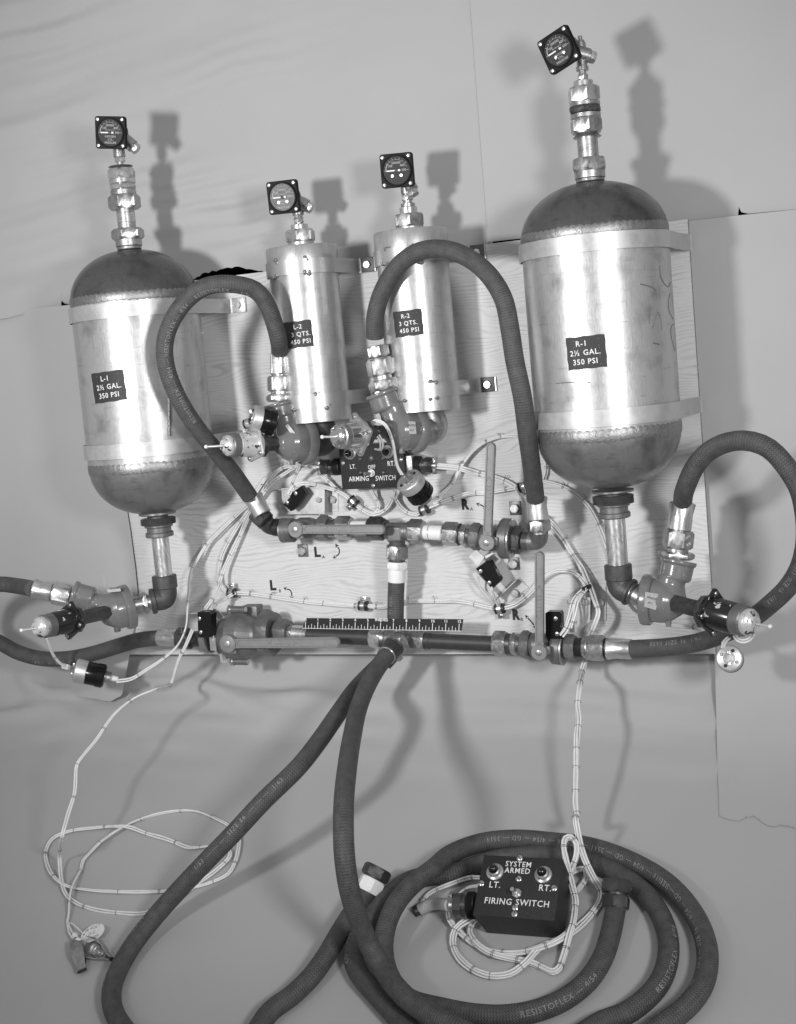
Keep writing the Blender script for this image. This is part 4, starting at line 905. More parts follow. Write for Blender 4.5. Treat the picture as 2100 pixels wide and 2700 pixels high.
hoseA, qA = hose('long braided hose from the front of the lower tee, coiled round the firing switch box', hA,
    [(0.655, (SZ*3).strip(), -38, 0.42, 1, V((0, 0, 1))), (0.755, (SZ*2).strip(), -40, 0.42, 1, V((0, 0, 1))), (0.953, 'RESISTOFLEX — 4/54', 46, 0.44, 1, V((0, 0, 1))), (0.315, 'RESISTOFLEX — 4/54', 48, 0.44, 1, V((0, 0, 1))), (0.49, 'SIZE 16 — 4/54 — GD', 40, 0.42, 1, V((0, 0, 1)))])
def end_fit(root, A, B, items): seglist(root, (A, B), items)
Bn = fwd(qA[-1], *zO(1628, 548), -20)
end_fit(hoseA, qA[-1], Bn, [('ferrule', 0.0, 0.52, 'hexr', 0.74, 'pipeblack'), ('ring', -0.02, 0.03, 'cyl', 0.70, 'nut'), ('thin_nut', 0.45, 0.66, 'cyl', 0.66, 'darknut'), ('nut', 0.60, 1.1, 'hex', 0.84, 'pipeblack')])
# floor hose B: from the back of the lower tee, down to the left and back to its taped end
hB = [PZ(zJ, 1500, 640, 2.6), PZ(zJ, 1400, 735, 3.4), PZ(zJ, 1265, 870, 4.6)] + [D(*zJ(1125, 1060), 93.0), D(*zJ(965, 1290), 90.6), D(*zJ(800, 1495), 88.4), D(*zM(1690, 160), 87.2), D(*zM(1490, 375), 86.9), D(*zM(1300, 570), 87.2), D(*zM(1110, 770), 87.6)] + [S(*zM(940, 960), 1.4)] + \
     [S(*zM(805, 1130), .9), S(*zM(705, 1290), .7), S(*zM(645, 1440), .64), S(*zM(642, 1570), .64), S(*zM(700, 1700), .62), S(405, 2790, .62), S(520, 2830, .62), S(630, 2780, .62)] + \
     fz(zN, [(40, 1605, .62), (190, 1495, .62), (340, 1350, .7), (450, 1200, .85), (555, 1020, 1.0), (650, 870, 1.1), (730, 755, 1.15), (765, 705, 1.2)])
hoseB, qB = hose('long braided hose running down to the left floor with a white-taped end', hB, [(0.33, '1/63  — — —  SIZE 16  — — —  1/63', 12, 0.42, -1, None), (0.52, 'SIZE 16 — 1/63 — SIZE 16', 30, 0.42, -1, V((0, -0.5, 0.8)))])
Bn = fwd(qB[-1], *zN(850, 530), -15)
end_fit(hoseB, qB[-1], Bn, [('tape_wrap', -0.05, 0.50, 'hexr', 0.74, 'tape'), ('ring', 0.48, 0.56, 'cyl', 0.66, 'darknut'), ('nut', 0.52, 1.0, 'hex', 0.80, 'darknut')])
# ================================================================ pipe manifolds
def chain(parent, z, w, items, k=2.832):
    """(name, x0, y0, x1, y1, kind, half width in zoom px, material[, w])"""
    for it in items:
        nm, x0, y0, x1, y1, kind, hw, mt = it[:8]; ww = it[8] if len(it) > 8 else w
        a, b = PZ(z, x0, y0, ww), PZ(z, x1, y1, ww); r = inch(hw/k, (a + b)/2); seglist(parent, (a, b), [(nm, 0, 1, kind, r, mt)])
WM = 2.4
m_up = thing('pipe_manifold', PZ(zG, 270, 1000, WM), 'upper pipe manifold with a tee and white-taped nipples', 'pipe', 'pipe manifolds')
chain(m_up, zF, WM, [('elbow_nut', 352, 1130, 432, 1205, 'hexr', 72, 'darknut', 3.3), ('thread', 490, 1245, 560, 1255, 'thread', 66, 'darknut'),
    ('nut', 960, 1252, 1072, 1252, 'hexr', 80, 'nut'), ('nipple', 1070, 1252, 1205, 1252, 'cyl', 55, 'tape'), ('nut', 1200, 1255, 1312, 1257, 'hexr', 80, 'darknut'), ('ring', 1308, 1257, 1335, 1258, 'cyl', 70, 'darknut')])
q = MB(); elbow_mesh(q, PZ(zF, 418, 1192, 3.2), PZ(zF, 452, 1240, WM), PZ(zF, 545, 1254, WM), 0.62*IN); obj('elbow', q, 'darknut', m_up, 60)
q = MB(); A_, B_ = PZ(zG, 195, 990, WM), PZ(zG, 355, 994, WM); q.cyl(A_, B_, 0.62*IN); q.cyl((A_ + B_)/2, PZ(zG, 277, 1085, WM), 0.56*IN); q.box((A_ + B_)/2 + WX*0.35*IN - VX*0.004, UX, VX, WX, 0.55*IN, 0.55*IN, 0.35*IN, 0.003)
fuse('tee', q, m_up, 'cast_dull', 0.0013, 4)
chain(m_up, zG, WM, [('ring', 352, 994, 372, 995, 'cyl', 76, 'cast_dull'), ('nut', 370, 995, 478, 998, 'hexr', 84, 'nut'), ('nipple', 474, 1000, 632, 1008, 'cyl', 56, 'tape'), ('ring', 518, 1002, 524, 1002, 'cyl', 57, 'nut'), ('nut', 628, 1010, 742, 1016, 'hexr', 80, 'nut'), ('ring', 740, 1017, 752, 1018, 'cyl', 84, 'darknut'), ('hex_nipple', 750, 1022, 800, 1024, 'hexr', 72, 'nut'), ('thread', 798, 1025, 838, 1028, 'thread', 62, 'nut'),
    ('thread', 277, 1062, 277, 1100, 'thread', 62, 'cast_dull'), ('nut', 277, 1098, 276, 1200, 'hexr', 78, 'nut'), ('thread', 276, 1198, 276, 1222, 'cyl', 60, 'darknut'), ('tape_wrap', 275, 1218, 274, 1275, 'hexr', 74, 'tape'), ('tape_wrap', 274, 1272, 272, 1372, 'cyl', 68, 'tape')])
q = MB(); elbow_mesh(q, PZ(zG, 1215, 1065, WM), PZ(zG, 1335, 1072, WM), PZ(zG, 1338, 985, 3.0), 0.62*IN); obj('elbow', q, 'cast_dull', m_up, 60)
chain(m_up, zG, WM, [('thread', 1205, 1064, 1260, 1067, 'thread', 70, 'darknut'), ('elbow_ring', 1338, 1015, 1337, 988, 'cyl', 60, 'nut', 3.0), ('nut', 1337, 992, 1332, 905, 'hexr', 80, 'nut', 3.4), ('ferrule', 1331, 905, 1312, 738, 'ferrule', 77, 'alu', 4.1)])
chain(m_up, zF, WM, [('ferrule', 405, 1150, 330, 1015, 'ferrule', 68, 'alu', 3.7)])
q = MB(); A_, B_ = PZ(zF, 432, 1205, 3.2), PZ(zF, 318, 1000, 4.3); 

m_lo = thing('pipe_manifold', PZ(zK, 280, 540, WM), 'lower pipe manifold with black sleeves under the ruler', 'pipe', 'pipe manifolds')
chain(m_lo, zJ, WM, [('nut', 655, 478, 750, 480, 'hexr', 96, 'cast_dull'), ('thread', 705, 482, 782, 484, 'thread', 62, 'nut'), ('hex_nipple', 735, 483, 778, 484, 'hexr', 60, 'nut'), ('union', 778, 485, 872, 490, 'cyl', 64, 'bright'), ('ring', 870, 490, 890, 491, 'cyl', 62, 'nut'), ('sleeve', 885, 492, 1362, 512, 'cyl', 60, 'pipeblack'), ('nut', 1358, 512, 1440, 516, 'hexr', 74, 'bright'), ('ring', 1438, 516, 1470, 517, 'cyl', 66, 'nut')])
q = MB(); A_, B_ = PZ(zJ, 1462, 518, WM), PZ(zJ, 1665, 528, WM); mid = (A_ + B_)/2; q.cyl(A_, B_, 0.62*IN); fr = PZ(zJ, 1540, 560, 4.2); q.cyl(mid, fr, 0.62*IN); q.cyl(mid, mid + VX*1.1*IN, 0.56*IN); q.cyl(mid, PZ(zJ, 1530, 610, 2.2), 0.56*IN)
fuse('tee', q, m_lo, 'cast_dull', 0.0013, 4)
f0, f1 = PZ(zJ, 1556, 545, 3.8), PZ(zJ, 1468, 652, 5.7)
seglist(m_lo, (f0, f1), [('nut', 0.0, 0.36, 'hex', 0.80, 'nut'), ('ring', 0.34, 0.44, 'cyl', 0.74, 'darknut'), ('ferrule', 0.40, 0.96, 'cyl', 0.72, 'pipeblack'), ('ring', 0.95, 1.0, 'cyl', 0.70, 'bright')])
seglist(m_lo, (PZ(zJ, 1535, 600, 2.3), PZ(zJ, 1445, 700, 2.9)), [('nut', 0.0, 0.4, 'hex', 0.76, 'nut'), ('ferrule', 0.4, 1.0, 'cyl', 0.70, 'pipeblack')])
chain(m_lo, zK, WM, [('ring', 372, 529, 390, 530, 'cyl', 70, 'nut'), ('nut', 388, 530, 490, 536, 'hexr', 74, 'nut'), ('ring', 488, 536, 530, 538, 'cyl', 62, 'pipeblack'), ('sleeve', 500, 537, 1004, 560, 'cyl', 58, 'pipeblack'), ('nut', 1002, 557, 1100, 560, 'hexr', 86, 'nut'), ('ring', 1098, 560, 1135, 561, 'cyl', 78, 'darknut'), ('hex_nipple', 1132, 561, 1175, 562, 'hexr', 76, 'nut'), ('thread', 1173, 562, 1215, 564, 'thread', 66, 'nut'),
    ('nut', 1535, 585, 1612, 588, 'hexr', 90, 'cast_dull'), ('thread', 1608, 588, 1665, 590, 'thread', 74, 'darknut')])
chain(m_lo, zH, WM, [('hex_nipple', 105, 1436, 140, 1437, 'hexr', 70, 'nut'), ('thread', 60, 1434, 108, 1436, 'thread', 66, 'darknut'), ('ring', 138, 1437, 155, 1437, 'cyl', 86, 'nut'), ('nut', 152, 1438, 272, 1442, 'hexr', 88, 'nut'), ('ring', 268, 1442, 286, 1443, 'cyl', 76, 'black'), ('ferrule', 474, 1449, 284, 1444, 'ferrule', 76, 'bright', 2.6)])
chain(m_lo, zI, WM, [('ferrule', 1190, 796, 1332, 800, 'ferrule', 64, 'bright', 3.0), ('nut', 1330, 800, 1430, 805, 'hexr', 72, 'darknut', 2.9), ('neck', 1428, 805, 1520, 808, 'cyl', 58, 'darknut', 2.7)])

# ================================================================ lever ball valves
def lever(root, z, piv, end, w, hw_px, k=2.832):
    A = PZ(z, *piv, w); B = PZ(z, *end, w + 0.1); d = (B - A).normalized(); n = (WX - d*WX.dot(d)).normalized(); s = n.cross(d); h = inch(hw_px/k, A)*IN; L = (B - A).length
    ol = []
    for i in range(9): an = -pi/2 + pi*i/8; ol.append(A + d*(L + h*math.cos(an)) + s*h*math.sin(an)*0.98)
    ol += [A + d*0.5*h + s*h*0.86, A - d*h*0.2 + s*h*0.86][:1] + [A + d*0.5*h - s*h*0.86]
    q = MB(); q.prism(ol, n, 0.0055, 0.0008); lv = obj('lever', q, 'lever', root, 35)
    r0 = h*0.72; pts = [A + d*(h*2.3) + s*r0, A + d*(L*0.7) + s*r0, A + d*(L - h*0.1) + s*r0] + [A + d*(L + h*0.05 + r0*math.sin(an)) + s*r0*math.cos(an) for an in (0.5, 1.1, pi/2, 2.0, 2.6)] + [A + d*(L - h*0.1) - s*r0, A + d*(L*0.7) - s*r0, A + d*(h*2.3) - s*r0, A + d*(h*1.9), A + d*(h*2.3) + s*r0]
    q = MB(); q.tube([p + n*0.0056 for p in pts], 0.0015, 6); obj('raised_rim', q, 'lever', lv, 60)
    em = MB(); c = A + d*L*0.52 + n*0.0056
    for sg in (-1, 1): em.tube([c + d*sg*0.022 + s*0.004, c + d*sg*0.030, c + d*sg*0.022 - s*0.004], 0.0008, 6)
    for i in range(5): em.box(c + d*(i - 2)*0.0065, d, s, n, 0.0018, 0.0032 - 0.0006*(i % 2), 0.0007, 0.0003)
    obj('cast_emblem', em, 'lever', lv, 60)
    q = MB(); q.lathe(A - n*0.022, n, [(0, h*0.9), (0.020, h*0.95), (0.0205, h*1.62), (0.0300, h*1.62), (0.0305, h*1.55)], 32); obj('pivot_boss', q, 'lever', root)
    q = MB(); q.lathe(A + n*0.008, n, [(0, h*0.62), (0.0022, h*0.60), (0.003, h*0.4)], 24); obj('pivot_bolt', q, 'bright', root)
    st = MB(); a2 = d*(-0.3) + s*0.95
    st.box(A + (d*0.2 - s)*h*1.62 - n*0.004, s, d, n, h*0.35, h*0.8, 0.004, 0.001); obj('stop_lug', st, 'lever', root, 40)
    return lv
def ball_valve(label, z, A, B, piv, end, wl, hw, parts, body_r, w=WM):
    a, b = PZ(z, *A, w), PZ(z, *B, w); root = thing('ball_valve', (a + b)/2 - WX*body_r*IN, label, 'valve', 'lever ball valves'); d = (b - a).normalized(); L = (b - a).length
    q = MB(); r = body_r*IN; q.lathe(a, d, [(0, r*0.72), (L*0.15, r*0.82), (L*0.35, r*1.05), (L*0.6, r*1.05), (L*0.85, r*0.78), (L, r*0.7)], 32)
    pv = PZ(z, *piv, wl); n = WX; q.cyl(pv - n*(wl - w)*IN*0.9, pv - n*0.012, r*0.5); fuse('body', q, root, 'cast_dull', 0.0013, 4)
    chain(root, z, w, parts); lever(root, z, piv, end, wl, hw); return root
bvLA = ball_valve('ball valve L-A with its lever lying level toward the tee', zF, (600, 1258), (870, 1252), (662, 1260), (1290, 1262), 4.0, 37,
    [('collar_disc', 562, 1270, 640, 1268, 'cyl', 92, 'cast_dull'), ('disc_rim', 556, 1270, 566, 1270, 'cyl', 95, 'nut'), ('hex_end', 830, 1250, 905, 1252, 'hexr', 86, 'cast_dull'), ('thread', 900, 1252, 962, 1252, 'thread', 70, 'nut')], 0.78)
bvRA = ball_valve('ball valve R-A with its lever standing up beside the tall arch hose', zG, (850, 1040), (1075, 1052), (955, 1075), (982, 365), 4.0, 37,
    [('hex_end', 832, 1030, 905, 1036, 'hexr', 92, 'cast_dull'), ('collar_disc', 1056, 1045, 1130, 1050, 'cyl', 152, 'cast_dull'), ('disc_rim', 1128, 1050, 1142, 1051, 'cyl', 146, 'nut'), ('hex_end', 1140, 1055, 1208, 1062, 'hexr', 94, 'darknut')], 0.86)
bvRB = ball_valve('ball valve R-B with its lever standing up above the lower manifold', zK, (1225, 565), (1455, 580), (1345, 618), (1345, -95), 4.0, 37,
    [('hex_end', 1208, 564, 1275, 568, 'hexr', 96, 'cast_dull'), ('collar_disc', 1440, 590, 1515, 596, 'cyl', 122, 'cast_dull'), ('disc_rim', 1513, 596, 1528, 597, 'cyl', 126, 'nut')], 0.86)
bvLB = ball_valve('large flanged ball valve L-B with its lever lying level over the black sleeve', zJ, (215, 505), (570, 500), (298, 555), (1092, 546), 4.4, 41,
    [('collar_disc', 120, 510, 165, 508, 'cyl', 120, 'cast'), ('disc_rim', 240, 505, 256, 505, 'cyl', 150, 'alu'), ('hex_plate', 545, 478, 640, 480, 'hexr', 158, 'cast_dull'), ('thread', 620, 490, 668, 488, 'thread', 104, 'darknut')], 1.75)
for (x, y) in ((355, 302), (318, 420), (320, 640), (372, 690)):                # clamp studs round the flanged valve
    a, b = PZ(zJ, x - 62, y, 3.0), PZ(zJ, x + 62, y + 3, 3.0); seglist(bvLB, (a, b), [('stud', 0, 1, 'cyl', 0.27, 'cast_dull'), ('stud_nut', 0.0, 0.2, 'hex', 0.33, 'bright'), ('stud_end', 0.86, 1.04, 'cyl', 0.22, 'bright')])
q = MB(); c = PZ(zJ, 470, 330, 1.6); q.box(c, UX, VX, WX, 0.018, 0.016, 0.014, 0.003); obj('lug', q, 'cast_dull', bvLB)

def tab_bolt(z, x, y, wpx, hpx, label):
    c = PZ(z, x, y, 0.06); root = thing('bracket_foot', c, label, 'bracket', 'manifold bracket feet'); hw, hh = inch(wpx/2.832, c)*IN/2, inch(hpx/2.832, c)*IN/2
    q = MB(); q.box(c, UX, VX, WX, hw, hh, 0.0015, 0.0004); obj('plate', q, 'cast_dull', root, 30)
    q = MB(); q.hexnut(c + WX*0.0015, c + WX*0.0085, 0.0105*1.0*0.72, roll=random.random()); obj('bolt', q, 'bright', root)
tab_bolt(zF, 706, 1420, 80, 96, 'bolted bracket foot below the L-A valve, beside the letter L')
tab_bolt(zG, 1160, 820, 90, 105, 'bolted bracket foot above the R-A collar')
tab_bolt(zG, 1150, 1235, 82, 95, 'bolted bracket foot below the R-A collar')

# ================================================================ ruler
qd = [P(798, 1657, 3.2), P(1217, 1664.5, 3.2), P(1222, 1633, 3.2), P(806.5, 1630, 3.2)]
rx = (qd[1] - qd[0]).normalized(); rn = WX; ry = rn.cross(rx)
ruler = thing('ruler', qd[0], 'black twelve-inch ruler with white marks lying along the lower manifold', 'ruler')
q = MB(); q.prism([p - rn*0.0015 for p in qd], rn, 0.0015, 0); obj('blade', q, 'black', ruler, 30)
q = MB(); q.prism([qd[0] + ry*0.0 + rn*0.0001, qd[1] + rn*0.0001, qd[1] + ry*0.0008 + rn*0.0001, qd[0] + ry*0.0008 + rn*0.0001], rn, 0.0004); obj('edge_line', q, 'white', ruler, 0)
q = MB(); z0 = P(*zJ(866, 446), 3.2); z12 = P(*zK(738, 465), 3.2); step = (z12 - z0)/48
for i in range(49):
    h = 0.0135 if i % 4 == 0 else (0.0092 if i % 2 == 0 else 0.0062); c = z0 + step*i + ry*h/2 + rn*0.0003; q.box(c + rx*h*0.06, rx, (ry + rx*0.12).normalized(), rn, 0.00045 if i % 4 else 0.0006, h/2, 0.0001)
obj('tick_mark', q, 'white', ruler, 0)
q = MB()
for i in range(13): add_text(q, str(i), 0.0075, flat(z0 + step*4*i + ry*0.0175 + rx*0.002, rx, ry, rn, 0.0004), 0.02)
add_text(q, 'INCHES', 0.0075, flat(P(*zK(160, 381), 3.2), rx, ry, rn, 0.0004), 0.02); obj('numeral', q, 'white', ruler, 0)

# ================================================================ switch boxes
def lamp_jewel(parent, c, ex, ey, n, r):
    q = MB(); q.lathe(c, n, [(0, r), (0.0025, r*0.95), (0.004, r*0.72), (0.008, r*0.66), (0.010, r*0.5)], 28); lo = obj('lamp_bezel', q, 'bright', parent)
    q = MB(); q.lathe(c, n, [(0.009, r*0.52), (0.013, r*0.5), (0.0165, r*0.36), (0.018, r*0.06)], 20); obj('lamp_lens', q, 'jewel', lo, 60)
def slot_screw(parent, c, ex, ey, n, r=0.0042, mat='bright'):
    q = MB(); q.lathe(c, n, [(0, r), (0.0012, r), (0.0022, r*0.7), (0.0025, r*0.1)], 16); s = obj('screw', q, mat, parent)
    an = random.random()*3; e = ex*math.cos(an) + ey*math.sin(an); q = MB(); q.box(c + n*0.0024, e, n.cross(e), n, r*0.85, r*0.12, 0.0002); obj('slot', q, 'black', s, 0)
def toggle(parent, c, n, tip):
    q = MB(); q.hexnut(c, c + n*0.0035, 0.0068); q.cyl(c, c + n*0.007, 0.0046, seg=16); t = obj('toggle_bush', q, 'bright', parent)
    q = MB(); q.tube([c + n*0.004, (c + tip)/2 + n*0.002, tip], 0.0024, 10, r_end=0.0033); obj('toggle_lever', q, 'bright', t, 60)
def cable_plug(label, a, b, r, mats=('darkmetal', 'rubber')):
    d = (b - a).normalized(); L = (b - a).length; root = thing('cable_connector', a, label, 'connector', 'threaded cable connectors')
    q = MB(); pr = []
    for i in range(6): pr += [(L*(0.02 + i*0.045), r*0.92), (L*(0.04 + i*0.045), r)]
    q.lathe(a, d, [(0, r*0.9)] + pr + [(L*0.3, r*0.9)], 30); obj('coupling_ring', q, mats[1], root)
    q = MB(); q.lathe(a, d, [(L*0.28, r*0.70), (L*0.46, r*0.74), (L*0.47, r*0.82), (L*0.52, r*0.82), (L*0.53, r*0.7)], 30); obj('shell', q, mats[0], root)
    q = MB(); q.lathe(a, d, [(L*0.5, r*0.86), (L*0.52, r*0.9), (L*0.80, r*0.88), (L*0.82, r*0.7)], 12); obj('back_shell', q, mats[0], root, 20)
    A_, B__, _ = basis(d); q = MB(); q.box(a + d*L*0.9, A_, B__, d, r*0.95, r*0.34, L*0.07, 0.0006); q.cyl(a + d*L*0.9 + A_*r*0.75 - B__*r*0.4, a + d*L*0.9 + A_*r*0.75 + B__*r*0.5, r*0.14, seg=10); q.cyl(a + d*L*0.8, a + d*L, r*0.5); obj('cable_grip', q, 'nut', root, 40)
    return root
# arming switch box on the board
wf = 2.1; fb = [PZ(zF, 1000, 966, wf), PZ(zF, 1478, 944, wf)]; ft = PZ(zF, 982, 640, wf)
ex = (fb[1] - fb[0]).normalized(); ey = (ft - fb[0]); ey = (ey - ex*ey.dot(ex)).normalized(); n = ex.cross(ey); bw, bh = (fb[1] - fb[0]).length, (ft - fb[0]).length
box1 = thing('switch_box', W(*((fb[0] - W(0, 0, 0)).dot(UX)/IN, (fb[0] - W(0, 0, 0)).dot(VX)/IN, 0)), 'black arming switch box fixed to the plywood', 'switch box', 'black switch boxes')
c1 = fb[0] + ex*bw/2 + ey*bh/2
q = MB(); q.box(c1 - n*1.05*IN, ex, ey, n, bw/2*0.985, bh/2*0.985, 0.985*IN, 0.002); obj('case', q, 'crackle', box1, 30)
q = MB(); q.box(c1 - n*0.0012, ex, ey, n, bw/2, bh/2, 0.0012, 0.0006); cover = obj('cover', q, 'crackle', box1, 30)
def on1(x, y): return PZ(zF, x, y, wf) + n*0.0001
tx = MB()
for s, x, y, h in (('LT.', 1080, 795, 0.0115), ('OFF', 1220, 798, 0.0105), ('RT.', 1365, 772, 0.0125), ('ARMING', 1125, 886, 0.0128), ('SWITCH', 1324, 880, 0.0128)): add_text(tx, s, h, flat(on1(x, y), ex*0.80, ey, n, 0.0005), 0.006, 1.06)
obj('lettering', tx, 'white', cover, 0)
for (x, y) in ((1005, 768), (1438, 742), (1230, 936)): slot_screw(box1, on1(x, y), ex, ey, n, 0.0038)
for (x, y) in ((1130, 738), (1303, 733), (1135, 842), (1305, 840)): slot_screw(box1, on1(x, y), ex, ey, n, 0.0042, 'darkmetal')
slot_screw(box1, on1(1213, 735), ex, ey, n, 0.0062, 'darknut')
for (x, y) in ((1060, 692), (1340, 682)): lamp_jewel(box1, on1(x, y), ex, ey, n, 0.0125)
toggle(box1, on1(1222, 840), n, PZ(zF, 1165, 847, wf + 0.75))
cable_plug('cable connector on the side of the arming switch box toward the left tank', PZ(zF, 990, 795, 1.15), PZ(zF, 815, 798, 1.15), 0.0158)
cable_plug('cable connector on the side of the arming switch box toward the upright lever', PZ(zG, 405, 495, 1.15), PZ(zG, 575, 503, 1.15), 0.0165)
q = MB(); q.box(PZ(zG, 385, 495, 1.2), ex, ey, n, 0.008, 0.018, 0.016, 0.002); obj('connector_boss', q, 'nut', box1, 30)
# firing switch box on the floor: solve its top-face from the floor below its front edge
Fa, Fb_ = S(*zO(536, 974), 0.02), S(*zO(1085, 1012), 0.02); ex = (Fb_ - Fa).normalized(); fh = V((0, 0, 1)).cross(ex); fh = fh if fh.dot(CAM - Fa) > 0 else -fh
tl_ = math.radians(21); n = V((0, 0, 1))*math.cos(tl_) + fh*math.sin(tl_); ey = n.cross(ex); Fm = (Fa + Fb_)/2
def plane_hit(px, py, o): r_ = ray(px, py); return CAM + r_*((o - CAM).dot(n)/r_.dot(n))
hbm = 0.02
while pix(Fm + n*hbm)[1] > zO(805, 838)[1]: hbm += 0.0005
o2 = Fm + n*hbm
TL, TR, BR_, BL_ = [plane_hit(*zO(x, y), o2) for x, y in ((528, 322), (1178, 358), (1136, 862), (474, 815))]
cc = (TL + TR + BR_ + BL_)/4; ex = ((TR - TL) + (BR_ - BL_)); ex = (ex - n*ex.dot(n)).normalized(); ey = n.cross(ex); bw = ((TR - TL).length + (BR_ - BL_).length)/2; bh = ((TL - BL_).dot(ey) + (TR - BR_).dot(ey))/2
print('firing box', bw/IN, bh/IN, hbm/IN)
box2 = thing('switch_box', cc - n*hbm - ey*bh/2, 'black firing switch box propped on the floor inside the hose coil', 'switch box', 'black switch boxes')
m = MB()
for (zz, f) in ((-hbm, 0.955), (-0.0012, 0.99)):
    for sx, sy in ((-1, -1), (1, -1), (1, 1), (-1, 1)): m.v.append(cc + ex*sx*bw/2*f + ey*sy*bh/2*f + n*zz)
for j in range(4): m.face((j, (j+1) % 4, 4 + (j+1) % 4, 4 + j))
m.face((3, 2, 1, 0)); m.face((4, 5, 6, 7)); obj('case', m, 'crackle', box2, 0)
q = MB(); q.box(cc - n*0.0006, ex, ey, n, bw/2, bh/2, 0.0008, 0.0005); cover = obj('cover', q, 'crackle', box2, 30)
def on2(x, y): return plane_hit(*zO(x, y), cc) + n*0.0003
tx = MB()
for s, x, y, h in (('SYSTEM', 828, 403, 0.0120), ('ARMED', 820, 456, 0.0122), ('LT.', 636, 570, 0.0140), ('RT.', 1045, 597, 0.0140), ('FIRING', 662, 704, 0.0138), ('SWITCH', 942, 722, 0.0138)): add_text(tx, s, h, flat(on2(x, y), ex*0.92, ey, n, 0.0005), 0.008, 1.12)
obj('lettering', tx, 'white', cover, 0)
for (x, y) in ((838, 352), (830, 521), (526, 558), (1120, 597), (801, 756), (796, 807)): slot_screw(box2, on2(x, y), ex, ey, n, 0.0046)
for (x, y) in ((638, 465), (1031, 488)): lamp_jewel(box2, on2(x, y), ex, ey, n, 0.0138)
toggle(box2, on2(818, 642), n, on2(800, 645) + n*0.018)
ca = plane_hit(*zO(482, 735), cc - n*hbm*0.42); cb_ = plane_hit(*zO(270, 733), cc - n*hbm*0.42)
cable_plug('cable connector on the side of the firing switch box', ca, cb_, 0.0205, ('darkmetal', 'rubber'))
# ================================================================ limit switches on aluminium brackets
def poly_plate(z, pts, w, th, name, mat, parent, bev=0.0003):
    o = [PZ(z, x, y, w) for x, y in pts]; nn = (o[1] - o[0]).cross(o[2] - o[0])
    if nn.dot(WX) < 0: o = o[::-1]
    q = MB(); q.prism([p - WX*th for p in o], WX, th, bev); return obj(name, q, mat, parent, 30)
def wall(z, p0, p1, w0_, w1_, name, mat, parent, th=0.0016):
    a, b, c, d = PZ(z, *p0, w0_), PZ(z, *p1, w0_), PZ(z, *p1, w0_) + WX*(w1_ - w0_)*IN, PZ(z, *p0, w0_) + WX*(w1_ - w0_)*IN
    nn = (b - a).cross(d - a).normalized(); q = MB(); q.prism([a, b, c, d], nn, th); return obj(name, q, mat, parent, 30)
def hexbolt(z, x, y, w, parent, r=0.0068, mat='bright'):
    c = PZ(z, x, y, w); q = MB(); q.hexnut(c, c + WX*0.006, r, roll=random.random()); return obj('bolt', q, mat, parent)
def micro(label, z, quad, w, th, n_stack, txt, screws, group='limit switches', gap=0.0):
    """front-face quad in zoom px at height w; stacked bodies go back toward the board"""
    o = [PZ(z, x, y, w) for x, y in quad]; nn = (o[1] - o[0]).cross(o[2] - o[0]).normalized()
    if nn.dot(WX) < 0: o = o[::-1]; nn = -nn
    root = thing('limit_switch', sum(o, V())/4 - WX*w*IN*0.5, label, 'switch', group)
    for i in range(n_stack):
        q = MB(); off = -(i + 1)*th - i*gap; q.prism([p + nn*off for p in o], nn, th - 0.0006, 0.0011); body = obj('switch_body', q, 'bake', root, 40)
    exx = (o[1] - o[0]).normalized(); eyy = nn.cross(exx); c = sum(o, V())/4
    for (x, y) in screws:
        p = PZ(z, x, y, w) ; q = MB(); q.lathe(p, nn, [(-0.001, 0.0036), (0.0012, 0.0036), (0.0018, 0.0022)], 16); so = obj('screw', q, 'bright', root)
        q = MB(); q.lathe(p, nn, [(0.0017, 0.0014), (0.0022, 0.0010)], 10); obj('screw_slot', q, 'darkmetal', so)
    tx = MB()
    for (s, dx, dy, sz, rot) in txt:
        cr_, sr_ = math.cos(rot), math.sin(rot); add_text(tx, s, sz, flat(c + exx*dx + eyy*dy, exx*cr_ + eyy*sr_, eyy*cr_ - exx*sr_, nn, 0.0005), 0.01)
    if txt: obj('lettering', tx, 'dialmark', root, 0)
    return root
# L-A
br = thing('switch_bracket', PZ(zF, 760, 1045, 0), 'wide stepped aluminium bracket above the L-A valve', 'bracket', 'aluminium switch brackets')
poly_plate(zF, [(545, 955), (868, 945), (868, 1148), (548, 1152)], 1.1, 0.0018, 'raised_plate', 'alu', br); poly_plate(zF, [(880, 946), (965, 940), (970, 1128), (884, 1134)], 0.08, 0.0018, 'foot_plate', 'alu', br)
wall(zF, (872, 946), (876, 1140), 0.05, 1.08, 'step', 'alu', br); wall(zF, (545, 953), (868, 943), 0.1, 1.1, 'flange', 'alu', br)
hexbolt(zF, 930, 1038, 0.1, br); hexbolt(zF, 828, 1040, 1.1, br, 0.005)
micro('tilted black limit switch above the L-A valve pivot', zF, [(556, 1078), (608, 1020), (600, 1002), (690, 940), (728, 992), (660, 1090), (612, 1128)], 2.2, 0.0075, 2, [('BZ-2RW', 0, 0.001, 0.0042, 0), ('125 250 VAC', 0, -0.004, 0.003, 0)], [(588, 1062), (652, 993)])
